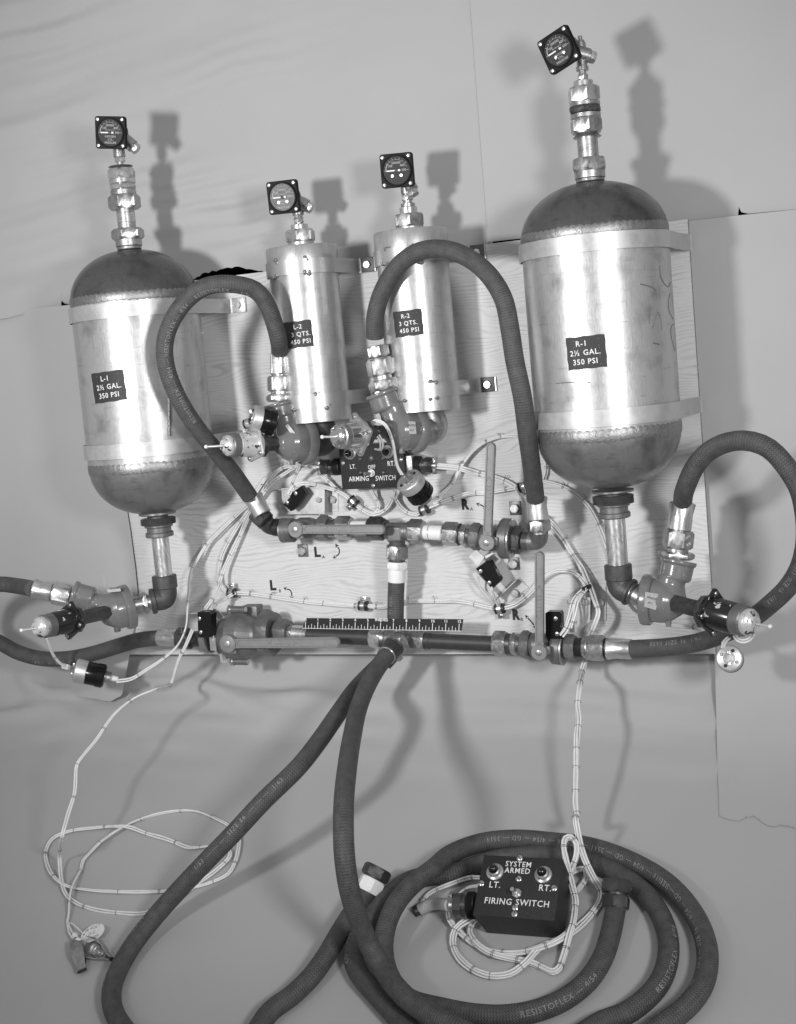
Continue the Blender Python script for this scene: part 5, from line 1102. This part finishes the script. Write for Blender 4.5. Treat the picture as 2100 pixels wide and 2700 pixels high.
# R-A
br = thing('switch_bracket', PZ(zG, 1150, 1440, 0), 'tilted aluminium bracket under the R-A valve', 'bracket', 'aluminium switch brackets')
poly_plate(zG, [(1055, 1475), (1190, 1342), (1258, 1412), (1112, 1530)], 0.1, 0.0018, 'foot_plate', 'alu', br); poly_plate(zG, [(832, 1305), (860, 1290), (1040, 1480), (1010, 1500), (880, 1385)], 0.9, 0.0018, 'raised_plate', 'alu', br)
poly_plate(zG, [(812, 1182), (868, 1128), (930, 1190), (880, 1258)], 1.7, 0.0018, 'top_plate', 'alu', br); wall(zG, (1048, 1478), (1185, 1345), 0.05, 0.9, 'step', 'alu', br); poly_plate(zG, [(930, 1180), (990, 1150), (1000, 1160), (940, 1200)], 1.9, 0.0015, 'actuating_tab', 'alu', br)
hexbolt(zG, 1160, 1455, 0.15, br)
micro('tilted black limit switch below the R-A valve pivot', zG, [(862, 1275), (948, 1212), (968, 1215), (1046, 1352), (1040, 1372), (985, 1424), (975, 1418)], 2.0, 0.0085, 2, [('BZ-2RW', 0.003, 0.006, 0.0042, -0.95), ('M8', -0.001, -0.001, 0.0058, -0.95)], [(900, 1293), (966, 1378)])
# L-B stack of three
br = thing('switch_bracket', PZ(zJ, 200, 400, 0.5), 'pale bent bracket behind the stacked L-B switches', 'bracket', 'aluminium switch brackets')
poly_plate(zJ, [(80, 300), (200, 298), (272, 378), (215, 420), (205, 330), (150, 318)], 2.9, 0.0018, 'side_plate', 'alu', br); wall(zJ, (78, 304), (205, 302), 2.2, 3.6, 'top_flange', 'alu', br)
poly_plate(zJ, [(215, 560), (250, 560), (252, 680), (285, 690), (280, 702), (232, 700)], 3.2, 0.0016, 'lower_tab', 'alu', br)
micro('stack of black limit switches beside the L-B valve', zJ, [(56, 326), (140, 322), (158, 340), (154, 508), (140, 516), (62, 514)], 4.6, 0.0070, 3, [('MICRO BZ-2RW', 0.004, 0, 0.0038, pi/2)], [(74, 372), (84, 474)], gap=0.0012)
for i, x in enumerate((162, 178, 192)):
    q = MB(); q.box(PZ(zJ, x, 560, 3.8), UX, VX, WX, 0.0022, 0.013, 0.0012); obj('terminal_leaf', q, 'bright', br, 0)
# R-B
br = thing('switch_bracket', PZ(zH, 230, 1100, 0), 'tall aluminium bracket beside the R-B switch', 'bracket', 'aluminium switch brackets')
poly_plate(zH, [(182, 955), (278, 958), (280, 1238), (172, 1230)], 0.1, 0.0018, 'foot_plate', 'alu', br); poly_plate(zH, [(12, 1090), (45, 1062), (162, 1062), (160, 1245), (62, 1325), (8, 1322)], 1.7, 0.0018, 'raised_plate', 'alu', br); wall(zH, (176, 960), (168, 1232), 0.05, 1.7, 'step', 'alu', br)
hexbolt(zH, 238, 1098, 0.12, br); hexbolt(zH, 126, 1096, 1.72, br, 0.0055)
micro('upright black limit switch beside the R-B lever', zK, [(1382, 335), (1400, 320), (1492, 322), (1502, 340), (1505, 528), (1400, 528), (1384, 505)], 3.2, 0.009, 2, [('BZ-2RW', -0.009, 0.004, 0.0045, pi/2), ('M8', 0.001, 0.002, 0.006, pi/2)], [(1462, 372), (1472, 486)])

# ================================================================ wiring
WR = 0.069*IN
def harness(label, pts, n, ties=6, spread=1.0, r=WR, mat='wire', step=0.008, tails=True):
    q = smooth_path(pts, step); root = thing('wire_harness', min(q, key=lambda p: p.z), label, 'wiring', 'laced white wiring'); cum = [0]
    for a, b in zip(q, q[1:]): cum.append(cum[-1] + (b - a).length)
    tot = cum[-1]; tie_s = [tot*(i + 0.6 + random.uniform(-.22, .22))/(ties + 0.2) for i in range(ties)]
    fr = []; f0 = None
    for k in range(len(q)):
        t = (q[min(k+1, len(q)-1)] - q[max(k-1, 0)]).normalized()
        if f0 is None: f0 = basis(t)[0]
        f0 = (f0 - t*f0.dot(t)).normalized(); fr.append((f0.copy(), t.cross(f0), t))
    ph0 = random.random()*6
    for i in range(n):
        pp = []
        rad = r*(0.0 if n == 1 else 1.02/math.sin(pi/max(n, 2)) if n < 5 else 1.9)*spread
        if n >= 5 and i == 0: rad = 0
        for k, p in enumerate(q):
            s = cum[k]; near = min([abs(s - ts) for ts in tie_s] or [1]); loose = 1 + 0.75*min(1, near/0.03)*abs(noise.noise(V((s*9 + i*3.3, i*1.7, ph0))))
            an = ph0 + 2*pi*i/max(1, (n - 1 if n >= 5 else n)) + 1.6*noise.noise(V((s*5, 1.1, ph0))); pp.append(p + (fr[k][0]*math.cos(an) + fr[k][1]*math.sin(an))*rad*loose)
        mb = MB(); mb.tube(pp, r, 7); obj('wire', mb, mat, root, 60)
    R_ = r*(1 if n == 1 else 1.95 if n == 2 else 2.2 if n == 3 else 2.5 if n == 4 else 3.1)*1.02*max(1, spread)
    for ts in tie_s:
        k = min(range(len(cum)), key=lambda j: abs(cum[j] - ts)); a_, b_, t = fr[k]; mb = MB()
        for o in ((-0.0012, 0.0012) if random.random() < 0.5 else (0.0,)):
            mb.tube([q[k] + t*o + (a_*math.cos(2*pi*j/12) + b_*math.sin(2*pi*j/12))*R_ for j in range(13)], 0.00045, 5)
        if tails and random.random() < 0.6:
            c = q[k] + a_*R_
            for j in range(2): mb.tube([c, c + a_*0.003 + t*random.uniform(-.004, .004) + b_*random.uniform(-.003, .003), c + a_*0.005 + t*random.uniform(-.007, .007) + b_*random.uniform(-.005, .005)], 0.0005, 5)
        obj('lacing', mb, 'tie', root, 60)
    return root
J = lambda z, w, *p: [PZ(z, x, y, w) for x, y in p]
def JW(z, *p): return [PZ(z, x, y, w) for x, y, w in p]
harness('two-wire lead rising from the left hanging plug past the L-1 pipe', JW(zI, (872, 1122, 5.2), (980, 1105, 5.0), (1090, 1040, 4.8), (1232, 945, 4.6), (1330, 850, 4.6), (1386, 728, 4.4), (1402, 560, 3.2), (1410, 440, 2.2), (1425, 305, 1.5), (1460, 240, 1.2), (1545, 100, 0.8)) + JW(zF, (60, 1300, .7), (150, 1215, .6), (240, 1130, .6), (300, 1075, .6), (375, 955, .5), (430, 880, .5), (520, 815, .5), (620, 785, .6)), 2, 9)
harness('wire bundle curving from the arming box area down to the left clamp', JW(zF, (660, 790, .7), (560, 800, .6), (470, 880, .6), (400, 990, .5), (310, 1110, .5), (225, 1230, .4), (150, 1360, .4), (105, 1460, .4), (85, 1570, .4), (95, 1680, .4)) + JW(zJ, (245, 130, .4), (275, 165, .5), (320, 180, .6)), 4, 7)
harness('wire bundle running straight down to the stacked L-B switches', JW(zF, (640, 800, .9), (560, 850, .8), (480, 905, .8), (390, 1020, .7), (300, 1150, .7), (230, 1310, .7), (165, 1450, .8), (110, 1570, 1.0), (85, 1660, 1.4)) + JW(zJ, (225, 130, 1.8), (185, 205, 2.6), (115, 300, 3.6)), 3, 7)
harness('laced bundle running level along the lower plywood between clamps', JW(zJ, (320, 178, .55), (430, 184, .45), (640, 212, .4), (830, 240, .4), (1030, 260, .4), (1240, 275, .5), (1300, 276, .6), (1460, 282, .45)) + JW(zK, (270, 260, .4), (400, 240, .4), (590, 240, .4), (720, 240, .4), (820, 255, .4), (960, 288, .5), (1045, 296, .6), (1160, 268, .5), (1260, 190, .5), (1330, 110, .5), (1390, 55, .5), (1460, 20, .5), (1560, 18, .5), (1640, 60, .6), (1695, 135, .8)), 4, 13)
harness('wires from the L-B switch clamp to the left bundle', JW(zJ, (345, 178, .8), (280, 215, 1.2), (210, 255, 2.2), (160, 300, 3.4)), 2, 2)
harness('short bundle feeding the arming box connector nearest the left tank', JW(zF, (640, 790, .8), (700, 775, .9), (760, 792, 1.1), (815, 800, 1.15)), 3, 2)
harness('pair of wires looping from the L-2 valve down to the L-A switch', JW(zQ, (1085, 300, 6.4), (1160, 390, 6.2), (1215, 480, 5.6), (1245, 570, 4.6), (1250, 680, 3.4), (1215, 800, 2.2), (1165, 900, 1.6), (1130, 970, 1.6)), 2, 3)
harness('laced bundle curving from the L-A switch to the clamp under the arming box', JW(zF, (600, 1000, 2.4), (640, 935, 2.3), (720, 915, 2.0), (800, 928, 1.5), (880, 950, 1.0), (980, 980, .6), (1040, 1020, .5), (1085, 1058, .6), (1150, 1112, .5), (1240, 1148, .5), (1320, 1115, .5), (1370, 1050, .6), (1392, 975, 1.0)), 4, 7)
harness('bundle leaving the underside of the arming box through its left grommet', JW(zF, (1215, 968, 1.0), (1240, 1010, .7), (1275, 1070, .5), (1268, 1120, .4), (1235, 1146, .4)), 3, 2)
harness('short wires slanting from the arming box connector to the lower loop', JW(zF, (850, 860, .8), (900, 905, .6), (960, 960, .5), (1030, 1015, .5)), 3, 2)
harness('laced bundle from the arming box underside to the tall arch hose', JW(zF, (1388, 970, 1.0), (1400, 1035, .6), (1440, 1095, .5), (1490, 1135, .45), (1560, 1148, .5)) + JW(zG, (470, 838, .6), (530, 805, .5), (600, 780, .4), (800, 716, .4), (930, 705, .4), (1030, 690, .4), (1190, 665, .5)), 4, 8)
harness('two-wire lead rising from the hanging plug to the tall arch hose', JW(zG, (520, 765, 3.0), (575, 745, 1.8), (620, 705, 1.0), (690, 640, .7), (735, 545, .6), (775, 480, .5), (830, 410, .5), (910, 340, .5), (1010, 296, .4), (1090, 282, .4), (1180, 282, .4)), 2, 5)
harness('bundle leaving the arming box connector behind the upright R-A lever', JW(zG, (572, 505, 1.15), (650, 512, .9), (740, 522, .6), (860, 555, .45), (1010, 592, .4), (1140, 650, .4), (1240, 745, .4), (1340, 850, .4), (1430, 940, .4), (1520, 1055, .4), (1590, 1170, .4), (1660, 1280, .5)) + JW(zH, (150, 960, .9), (205, 1110, 1.9), (222, 1175, 2.2), (190, 1275, 2.2), (165, 1345, 1.6), (150, 1420, .9), (140, 1500, .9)) + JW(zL, (352, 575, 1.0)), 5, 11)
harness('bundle passing behind the R-1 outlet pipe toward the right plug', JW(zG, (1190, 665, .5), (1290, 630, .4), (1370, 620, .4), (1480, 645, .4), (1590, 700, .4), (1690, 790, .4)) + JW(zH, (150, 385, .4), (205, 480, .4), (250, 590, .4), (290, 700, .4), (340, 860, .4), (390, 1020, .4), (440, 1130, .5), (500, 1190, .5), (600, 1230, .5), (760, 1265, .6), (900, 1280, .8), (1000, 1292, 1.4), (1085, 1335, 2.6), (1160, 1410, 4.2), (1180, 1500, 5.0)), 3, 12)
harness('single wire bowing out behind the R-1 tank bottom', JW(zG, (1318, 360, .4), (1360, 410, .4), (1385, 480, .4), (1388, 550, .4), (1370, 605, .4)), 2, 2)
harness('wires fanning from the R-B switch up to the taped junction', JW(zK, (1505, 500, 3.4), (1545, 440, 3.3), (1575, 340, 3.0), (1600, 240, 2.4), (1640, 190, 1.8), (1699, 145, 1.1)), 4, 3, 1.5)
harness('slack wire pair from the R-B switch to the junction', JW(zH, (10, 1290, 3.2), (40, 1200, 3.0), (60, 1100, 2.7), (100, 1040, 2.0), (140, 1000, 1.3)), 2, 2, 1.2)
harness('wires from the tilted R-A switch to the lower clamp', JW(zG, (985, 1420, 2.2), (1000, 1470, 1.6), (1020, 1525, 1.0), (1040, 1555, .6)), 2, 1)
harness('thin wire curving round the tilted R-A bracket', JW(zG, (880, 1330, 2.0), (895, 1410, 1.6), (950, 1480, 1.2), (1010, 1530, .7)), 1, 0)
harness('looped wire pair on the chrome-capped valve', JW(zG, (95, 195, 7.6), (100, 175, 7.8), (140, 170, 7.8), (190, 200, 7.6), (225, 270, 7.2), (250, 350, 6.6), (262, 430, 5.8), (280, 510, 5.2), (315, 570, 4.8)), 2, 1)
harness('short wire loop behind the chrome-capped flange', JW(zG, (115, 255, 7.6), (145, 300, 7.6), (160, 350, 7.4), (145, 385, 7.2), (110, 378, 7.2)), 2, 0)
harness('pair of short wires bent over the pale chipped head', JW(zQ, (730, 285, 8.4), (770, 330, 8.2), (815, 400, 7.8), (860, 465, 7.4)), 3, 0)
harness('wire pair from the black left valve head to its hanging plug', JW(zI, (350, 800, 8.2), (370, 850, 7.8), (395, 920, 7.0), (440, 980, 6.2), (490, 1018, 5.6)), 2, 1)
harness('wires hooked under the black right valve head', JW(zH, (1240, 1345, 7.4), (1265, 1380, 7.4), (1310, 1392, 7.4), (1355, 1375, 7.4), (1385, 1335, 7.6)), 2, 0)
harness('wire pair hanging from the right valve to its plug face', JW(zH, (1200, 1365, 6.6), (1170, 1390, 6.4), (1155, 1430, 6.2), (1170, 1490, 6.0), (1190, 1530, 5.9)), 2, 1)
# long hanging leads
harness('long two-wire lead from the L-B switch down to the floor, ending in spring clips', JW(zI, (1440, 735, 4.2), (1390, 850, 4.2), (1335, 960, 4.0), (1305, 1050, 3.8), (1280, 1135, 3.6)) + [D(*zI(x, y), d_) for x, y, d_ in ((1160, 1182, 101.5), (1000, 1250, 101), (862, 1360, 100), (792, 1450, 99.2), (720, 1560, 98.2), (620, 1680, 97.0), (575, 1745, 96.4))] + [D(*zM(x, y), d_) for x, y, d_ in ((390, 20, 95.6), (383, 110, 94.8), (335, 265, 93.6), (300, 400, 92.6))] + \
    [S(*zM(x, y), h) for x, y, h in ((280, 560, .9), (290, 690, .35), (322, 800, .3), (400, 868, .2), (540, 914, .12), (700, 934, .12), (870, 935, .12), (1080, 850, .12), (1230, 735, .12), (1360, 640, .2), (1455, 540, .3), (1420, 470, .3), (1320, 472, .25), (1180, 485, .2), (1080, 450, .2), (1000, 420, .2), (880, 386, .2), (760, 342, .35), (650, 338, .35), (500, 350, .25), (350, 370, .2), (235, 420, .2), (186, 505, .2), (192, 590, .2), (250, 695, .45), (330, 748, .35), (490, 777, .2), (745, 790, .15), (1000, 785, .12), (1220, 755, .12), (1340, 718, .12), (1440, 668, .15), (1488, 590, .2), (1515, 480, .25), (1510, 390, .25), (1460, 340, .2), (1350, 280, .15), (1240, 238, .15), (1145, 228, .15), (1020, 240, .15), (900, 268, .15), (780, 312, .2), (660, 375, .5), (560, 448, .3), (500, 510, .2), (442, 575, .2), (428, 630, .2), (372, 740, .5), (350, 830, .5), (342, 960, .2), (332, 1000, .15))], 2, 34, tails=False)
harness('long hanging bundle from the lower manifold to the firing switch box', [PZ(zL, 348, 590, .9), PZ(zL, 330, 650, 1.4)] + [D(*zL(x, y), d_) for x, y, d_ in ((312, 760, 92.2), (300, 880, 91.2), (308, 960, 90.4), (297, 1060, 89.5), (292, 1180, 88.6), (290, 1300, 87.7), (288, 1420, 86.8), (288, 1500, 86.2), (300, 1610, 85.2))] + \
    [S(*zO(x, y), h) for x, y, h in ((1292, 20, 3.4), (1318, 180, 2.6), (1365, 350, 2.2), (1440, 510, 1.2), (1498, 610, .5), (1495, 690, .3), (1425, 800, .25), (1330, 900, .25), (1250, 965, .3), (1140, 1020, .5), (990, 1085, .5), (890, 1195, .5), (760, 1290, .25), (600, 1308, .25), (460, 1260, .25), (340, 1160, .25), (290, 1040, .3), (310, 935, .6), (390, 865, .8), (460, 828, .8))], 5, 20, tails=False)
harness('outer loop of laced wire circling the front of the firing switch box', [S(*zO(x, y), h) for x, y, h in ((258, 760, .9), (268, 850, .6), (330, 930, .35), (440, 1030, .3), (560, 1095, .25), (700, 1122, .25), (850, 1116, .3), (1000, 1080, .7), (1150, 1020, .8), (1250, 930, .8), (1280, 800, 1.0), (1292, 700, 1.2), (1270, 600, 1.5), (1240, 480, 1.9), (1210, 350, 2.4), (1196, 260, 2.7), (1210, 190, 2.8), (1255, 180, 2.8), (1300, 240, 2.6), (1300, 330, 2.2), (1262, 430, 1.7), (1235, 480, 1.5))], 5, 13, tails=False)
harness('inner loop of laced wire with a sharp bend near the firing box corner', [S(*zO(x, y), h) for x, y, h in ((470, 858, .5), (430, 930, .35), (450, 1000, .5), (520, 1075, .55), (620, 1130, .5), (760, 1165, .25), (880, 1190, .25), (960, 1210, .2), (1050, 1255, .2), (1110, 1275, .25), (1155, 1250, .3), (1180, 1190, .3), (1215, 1080, .6), (1240, 980, .9), (1275, 860, 1.1), (1290, 720, 1.1), (1290, 640, .8), (1340, 570, .5), (1385, 495, .4), (1365, 435, .5), (1300, 445, .6), (1245, 470, .7))], 5, 12, tails=False)
harness('thin laced wires behind the firing box connector', [S(*zO(x, y), h) for x, y, h in ((520, 505, 1.2), (420, 508, .9), (300, 548, .5), (210, 580, .4), (120, 620, .3), (70, 660, .3), (45, 715, .3), (40, 760, .3))], 3, 4, tails=False)
harness('short wires curling from the firing box side over its connector', [S(*zO(x, y), h) for x, y, h in ((500, 578, 1.6), (430, 585, 1.5), (370, 615, 1.2), (320, 660, .9))], 2, 1, tails=False)
q = MB(); q.tube(smooth_path([cb_ + (cb_ - ca)*0.02, S(*zO(150, 722), .75), S(*zO(70, 745), .45), S(*zO(25, 770), .3)], 0.006), 0.0095, 14); tag(obj('sleeved_cable', q, 'greycable', None, 60), 'thick pale sleeved cable leaving the firing box connector', 'cable')
q = MB(); q.tube(smooth_path([S(*zO(45, 750), .35), S(*zO(10, 770), .3), S(*zO(-25, 790), .3)], 0.006), 0.0085, 12); tag(obj('cable_end', q, 'rubber', None, 60), 'black taped cable end beside the coiled hose', 'cable')
q = MB(); q.tube(smooth_path(JW(zH, (105, 1015, 1.5), (135, 1000, 1.3), (160, 985, 1.0)), 0.004), 0.0062, 12); tag(obj('tape_band', q, 'rubber', None, 60), 'black tape band gathering wires beside the R-B bracket', 'tape')

# ================================================================ cushioned clamps
def clamp(label, z, c, s, w, ang, tab_dir, k=1.0):
    p = PZ(z, *c, w); d = UX*math.cos(math.radians(ang)) + VX*math.sin(math.radians(ang)); root = thing('cable_clamp', p - WX*w*IN*0.8, label, 'clamp', 'cushioned cable clamps'); r = 0.0095*k
    q = MB(); q.lathe(p - d*0.0095, d, [(0, r*0.8), (0.001, r), (0.018, r), (0.019, r*0.8)], 20); obj('cushion', q, 'rubber', root)
    q = MB(); q.lathe(p - d*0.0042, d, [(0, r*1.02), (0.0004, r*1.08), (0.0080, r*1.08), (0.0084, r*1.02)], 20); obj('band', q, 'bright', root)
    td = (PZ(z, *tab_dir, w) - p); td = (td - d*td.dot(d)).normalized(); L = (PZ(z, *tab_dir, w) - p).length
    nn = d.cross(td); nn = nn if nn.dot(WX) > 0 else -nn; c2 = p + td*L - WX*0.001
    q = MB(); q.box(p + td*(L + 0.004)*0.55, d, td, nn, 0.0058, (L + 0.004)*0.55, 0.0012, 0.0004); obj('tab', q, 'bright', root, 30); slot_screw(root, c2 + nn*0.0022, d, td, nn, 0.0042, 'nut')
clamp('cable clamp on the plywood left of the letters L-B', zJ, (320, 180), 1, .6, 0, (323, 128))
clamp('cable clamp beside the short vertical hose', zJ, (1300, 276), 1, .6, -3, (1312, 232))
clamp('cable clamp below the tilted R-A switch, tab hanging down', zK, (1045, 298), 1, .6, 5, (1048, 348))
clamp('cable clamp between the L-A bracket and the arming box', zF, (1085, 1056), 1, .6, -45, (1062, 1100))
clamp('cable clamp below the hanging plug by the arming box', zF, (1615, 1115), 1, .6, 15, (1610, 1072))
clamp('cable clamp half hidden behind the tall arch hose', zG, (1222, 658), 1, .6, 15, (1215, 700))
clamp('small clamp on the chrome-capped valve flange', zF, (1248, 530), 1, 7.4, 70, (1195, 545), .9)
clamp('small clamp holding the plug over the pale chipped head', zQ, (665, 280), 1, 8.2, 10, (690, 330), .9)

# ================================================================ cartridge plugs
def plug(label, a, b, r, boot=None):
    d = (b - a).normalized(); L = (b - a).length; root = thing('cartridge_plug', (a + b)/2, label, 'plug', 'silver and black plugs')
    q = MB(); q.lathe(a, d, [(0, r*0.86), (0.0015, r*0.97), (0.003, r), (L*0.38, r), (L*0.40, r*0.94)], 36); hd = obj('metal_head', q, 'alu', root)
    q = MB(); q.lathe(a, d, [(L*0.37, r*0.93), (L*0.40, r*0.96), (L*0.72, r*0.95), (L*0.73, r*1.0), (L*0.94, r*1.0), (L, r*0.86)], 36); obj('bakelite_body', q, 'bake', root)
    a_, b_, _ = basis(d, VX)
    q = MB(); q.lathe(a - d*0.0008, d, [(0, r*0.42), (0.001, r*0.45)], 24); obj('recess', q, 'nut', hd)
    for i in range(4):
        an = i*pi/2 + 0.5; c = a + (a_*math.cos(an) + b_*math.sin(an))*r*0.62; q = MB(); q.lathe(c - d*0.0018, d, [(0, r*0.08), (0.0008, r*0.13), (0.003, r*0.13)], 12); obj('terminal_screw', q, 'bright' if i % 2 else 'black', hd)
    for sg in (-1, 1):
        q = MB(); q.box(a - d*0.003 + a_*sg*r*0.42 , a_, b_, d, r*0.16, r*0.09, 0.003, 0.0005); obj('wire_lug', q, 'bright', hd, 30)
    if boot:
        q = MB(); q.cyl(b - d*0.002, b + d*0.012, r*0.5); obj('strain_relief', q, 'nut', root); q = MB(); q.cyl(b + d*0.010, b + d*0.026, r*0.26, r*0.22); obj('boot', q, 'tape', root)
    return root
p0 = PZ(zI, 560, 1040, 5.4); plug('plug hanging in the air below the black-headed left valve', p0, fwd(p0, *zI(785, 1088), -6), 0.0238, True)
q = MB(); q.cyl(PZ(zI, 470, 1008, 5.4), PZ(zI, 515, 1020, 5.4), 0.0055); tag(obj('wire_boot', q, 'tape'), 'white boot on the wires of the left hanging plug', 'boot')
p0 = PZ(zF, 1490, 890, 5.0); plug('plug hanging in front of the arming switch box corner', p0, fwd(p0, *zF(1600, 1012), -35), 0.0245, True)
p0 = PZ(zQ, 690, 215, 8.2); plug('plug strapped above the pale chipped valve head', p0, fwd(p0, *zQ(960, 282), -18), 0.0235)
p0 = PZ(zH, 1200, 1517, 6.4); dv = (p0 - CAM).normalized(); plug('plug seen face-on, dangling below the right valve head', p0, p0 + (dv + CR*0.05 - CU*0.05).normalized()*0.05, 0.0215)

# ================================================================ spring clips and tag on the floor
def clip(label, z, a, b, hgt, side_open):
    A_, B__ = S(*z(*a), hgt), S(*z(*b), hgt*0.8); d = (B__ - A_).normalized(); L = (B__ - A_).length; up = V((0, 0, 1)); s = up.cross(d).normalized(); wd = 0.0105
    root = thing('spring_clip', V(((A_.x + B__.x)/2, (A_.y + B__.y)/2, 0)), label, 'clip', 'spring clips')
    up2 = (s*0.86 + up*0.5) if side_open else up; s2 = d.cross(up2).normalized(); wv = wd if not side_open else wd*0.8; hh = 0.0085 if not side_open else 0.016
    for sg in (-1, 1):
        q = MB(); pts = [(0, 0.72), (0.30, 1.0), (0.55, 0.75), (0.80, 0.25), (1.0, 0.12)]
        for i, (f, h) in enumerate(pts):
            c = A_ + d*L*f + up2*sg*hh*h
            for e in (-1, 1):
                for th_ in (0, 1): q.v.append(c + s2*e*wv*(0.8 if f < 0.2 else 0.95 if f < 0.7 else 0.75) + up2*sg*th_*0.0012)
        for i in range(len(pts) - 1):
            o = i*4
            for m_ in ((0, 1, 3, 2),): 
                k0 = [o + j for j in m_]
                for j in range(4): q.face((k0[j], k0[(j+1) % 4], k0[(j+1) % 4] + 4, k0[j] + 4))
        q.face((0, 1, 3, 2)); e_ = (len(pts) - 1)*4; q.face((e_, e_ + 2, e_ + 3, e_ + 1)); jaw = obj('jaw', q, 'nut', root, 30)
        t = MB()
        for i in range(4): t.box(A_ + d*L*(0.86 + 0.045*i) + up2*sg*hh*0.10, d, s2, up2, 0.0010, wv*0.7, 0.0016)
        obj('tooth', t, 'darknut', jaw, 0)
    q = MB(); n_ = 60; q.tube([A_ + d*L*(0.34 + 0.20*i/n_) + (s2*math.cos(i*2*pi*5/n_) + up2*math.sin(i*2*pi*5/n_))*hh*0.66 for i in range(n_ + 1)], 0.0010, 6); obj('spring', q, 'bright', root, 60)
    q = MB(); q.cyl(A_ - d*0.012, A_ + d*0.004, 0.0042, seg=14); obj('socket', q, 'nut', root)
    q = MB(); q.cyl(A_ - d*0.020, A_ - d*0.010, 0.0046, seg=14); obj('sleeve', q, 'tape', root)
clip('spring clip lying flat on the floor with its jaw to the front', zM, (395, 1140), (435, 1335), .42, False)
clip('spring clip lying on its side beside the long hose, coil showing', zM, (455, 1150), (640, 1255), .55, True)
for (x, y, x2, y2, lab) in ((332, 1000, 372, 1112, 'short lead to the flat spring clip'), (338, 1000, 415, 1118, 'short lead to the spring clip on its side')):
    q = MB(); q.tube(smooth_path([S(*zM(x, y), .15), S(*zM((x + x2)/2 - 8, (y + y2)/2 + 12), .3), S(*zM(x2, y2), .4)], 0.005), WR, 7); tag(obj('clip_lead', q, 'wire', None, 60), lab, 'wire', 'clip leads')
tc0 = S(*zM(508, 1075), .35); tx_ = (S(*zM(590, 1040), .5) - S(*zM(425, 1108), .2)); L_ = tx_.length/2; tx_.normalize(); ty_ = (V((0, 0, 1)) - tx_*tx_.z).cross(tx_).normalized(); tn = tx_.cross(ty_).normalized()
ty_ = (S(*zM(525, 1120), .3) - S(*zM(490, 1028), .45)); hy = ty_.length/2; ty_ = -(ty_ - tx_*ty_.dot(tx_)).normalized(); tn = tx_.cross(ty_)
q = MB(); ol = [tc0 + tx_*L_*math.cos(2*pi*i/40) + ty_*hy*math.sin(2*pi*i/40) for i in range(40)]; q.prism(ol, tn, 0.0005)
tg = thing('paper_tag', tc0, 'white oval paper tag tied to the clip leads', 'tag'); obj('card', q, 'card', tg, 0)
q = MB()
for i, s_ in enumerate(('28 VOLT', 'D.C.', '30 AMP.')): add_text(q, s_, 0.0085, (lambda o: lambda x, y: tc0 + tx_*(x*0.9) + ty_*(y + o) + tn*0.0008)(0.010 - 0.010*i), 0.0)
obj('handwriting', q, 'lever', tg, 0)
q = MB(); q.lathe(tc0 - tx_*L_*0.72 + ty_*hy*0.25 + tn*0.0006, tn, [(0, 0.0016), (0.0003, 0.0014)], 10); obj('eyelet', q, 'black', tg, 0)
q = MB(); q.tube(smooth_path([S(*zM(330, 1000), .3), S(*zM(370, 1010), .5), S(*zM(410, 1045), .4), tc0 - tx_*L_*0.72 + ty_*hy*0.25 + tn*0.001], 0.004), 0.0009, 6); obj('string', q, 'tape', tg, 60)
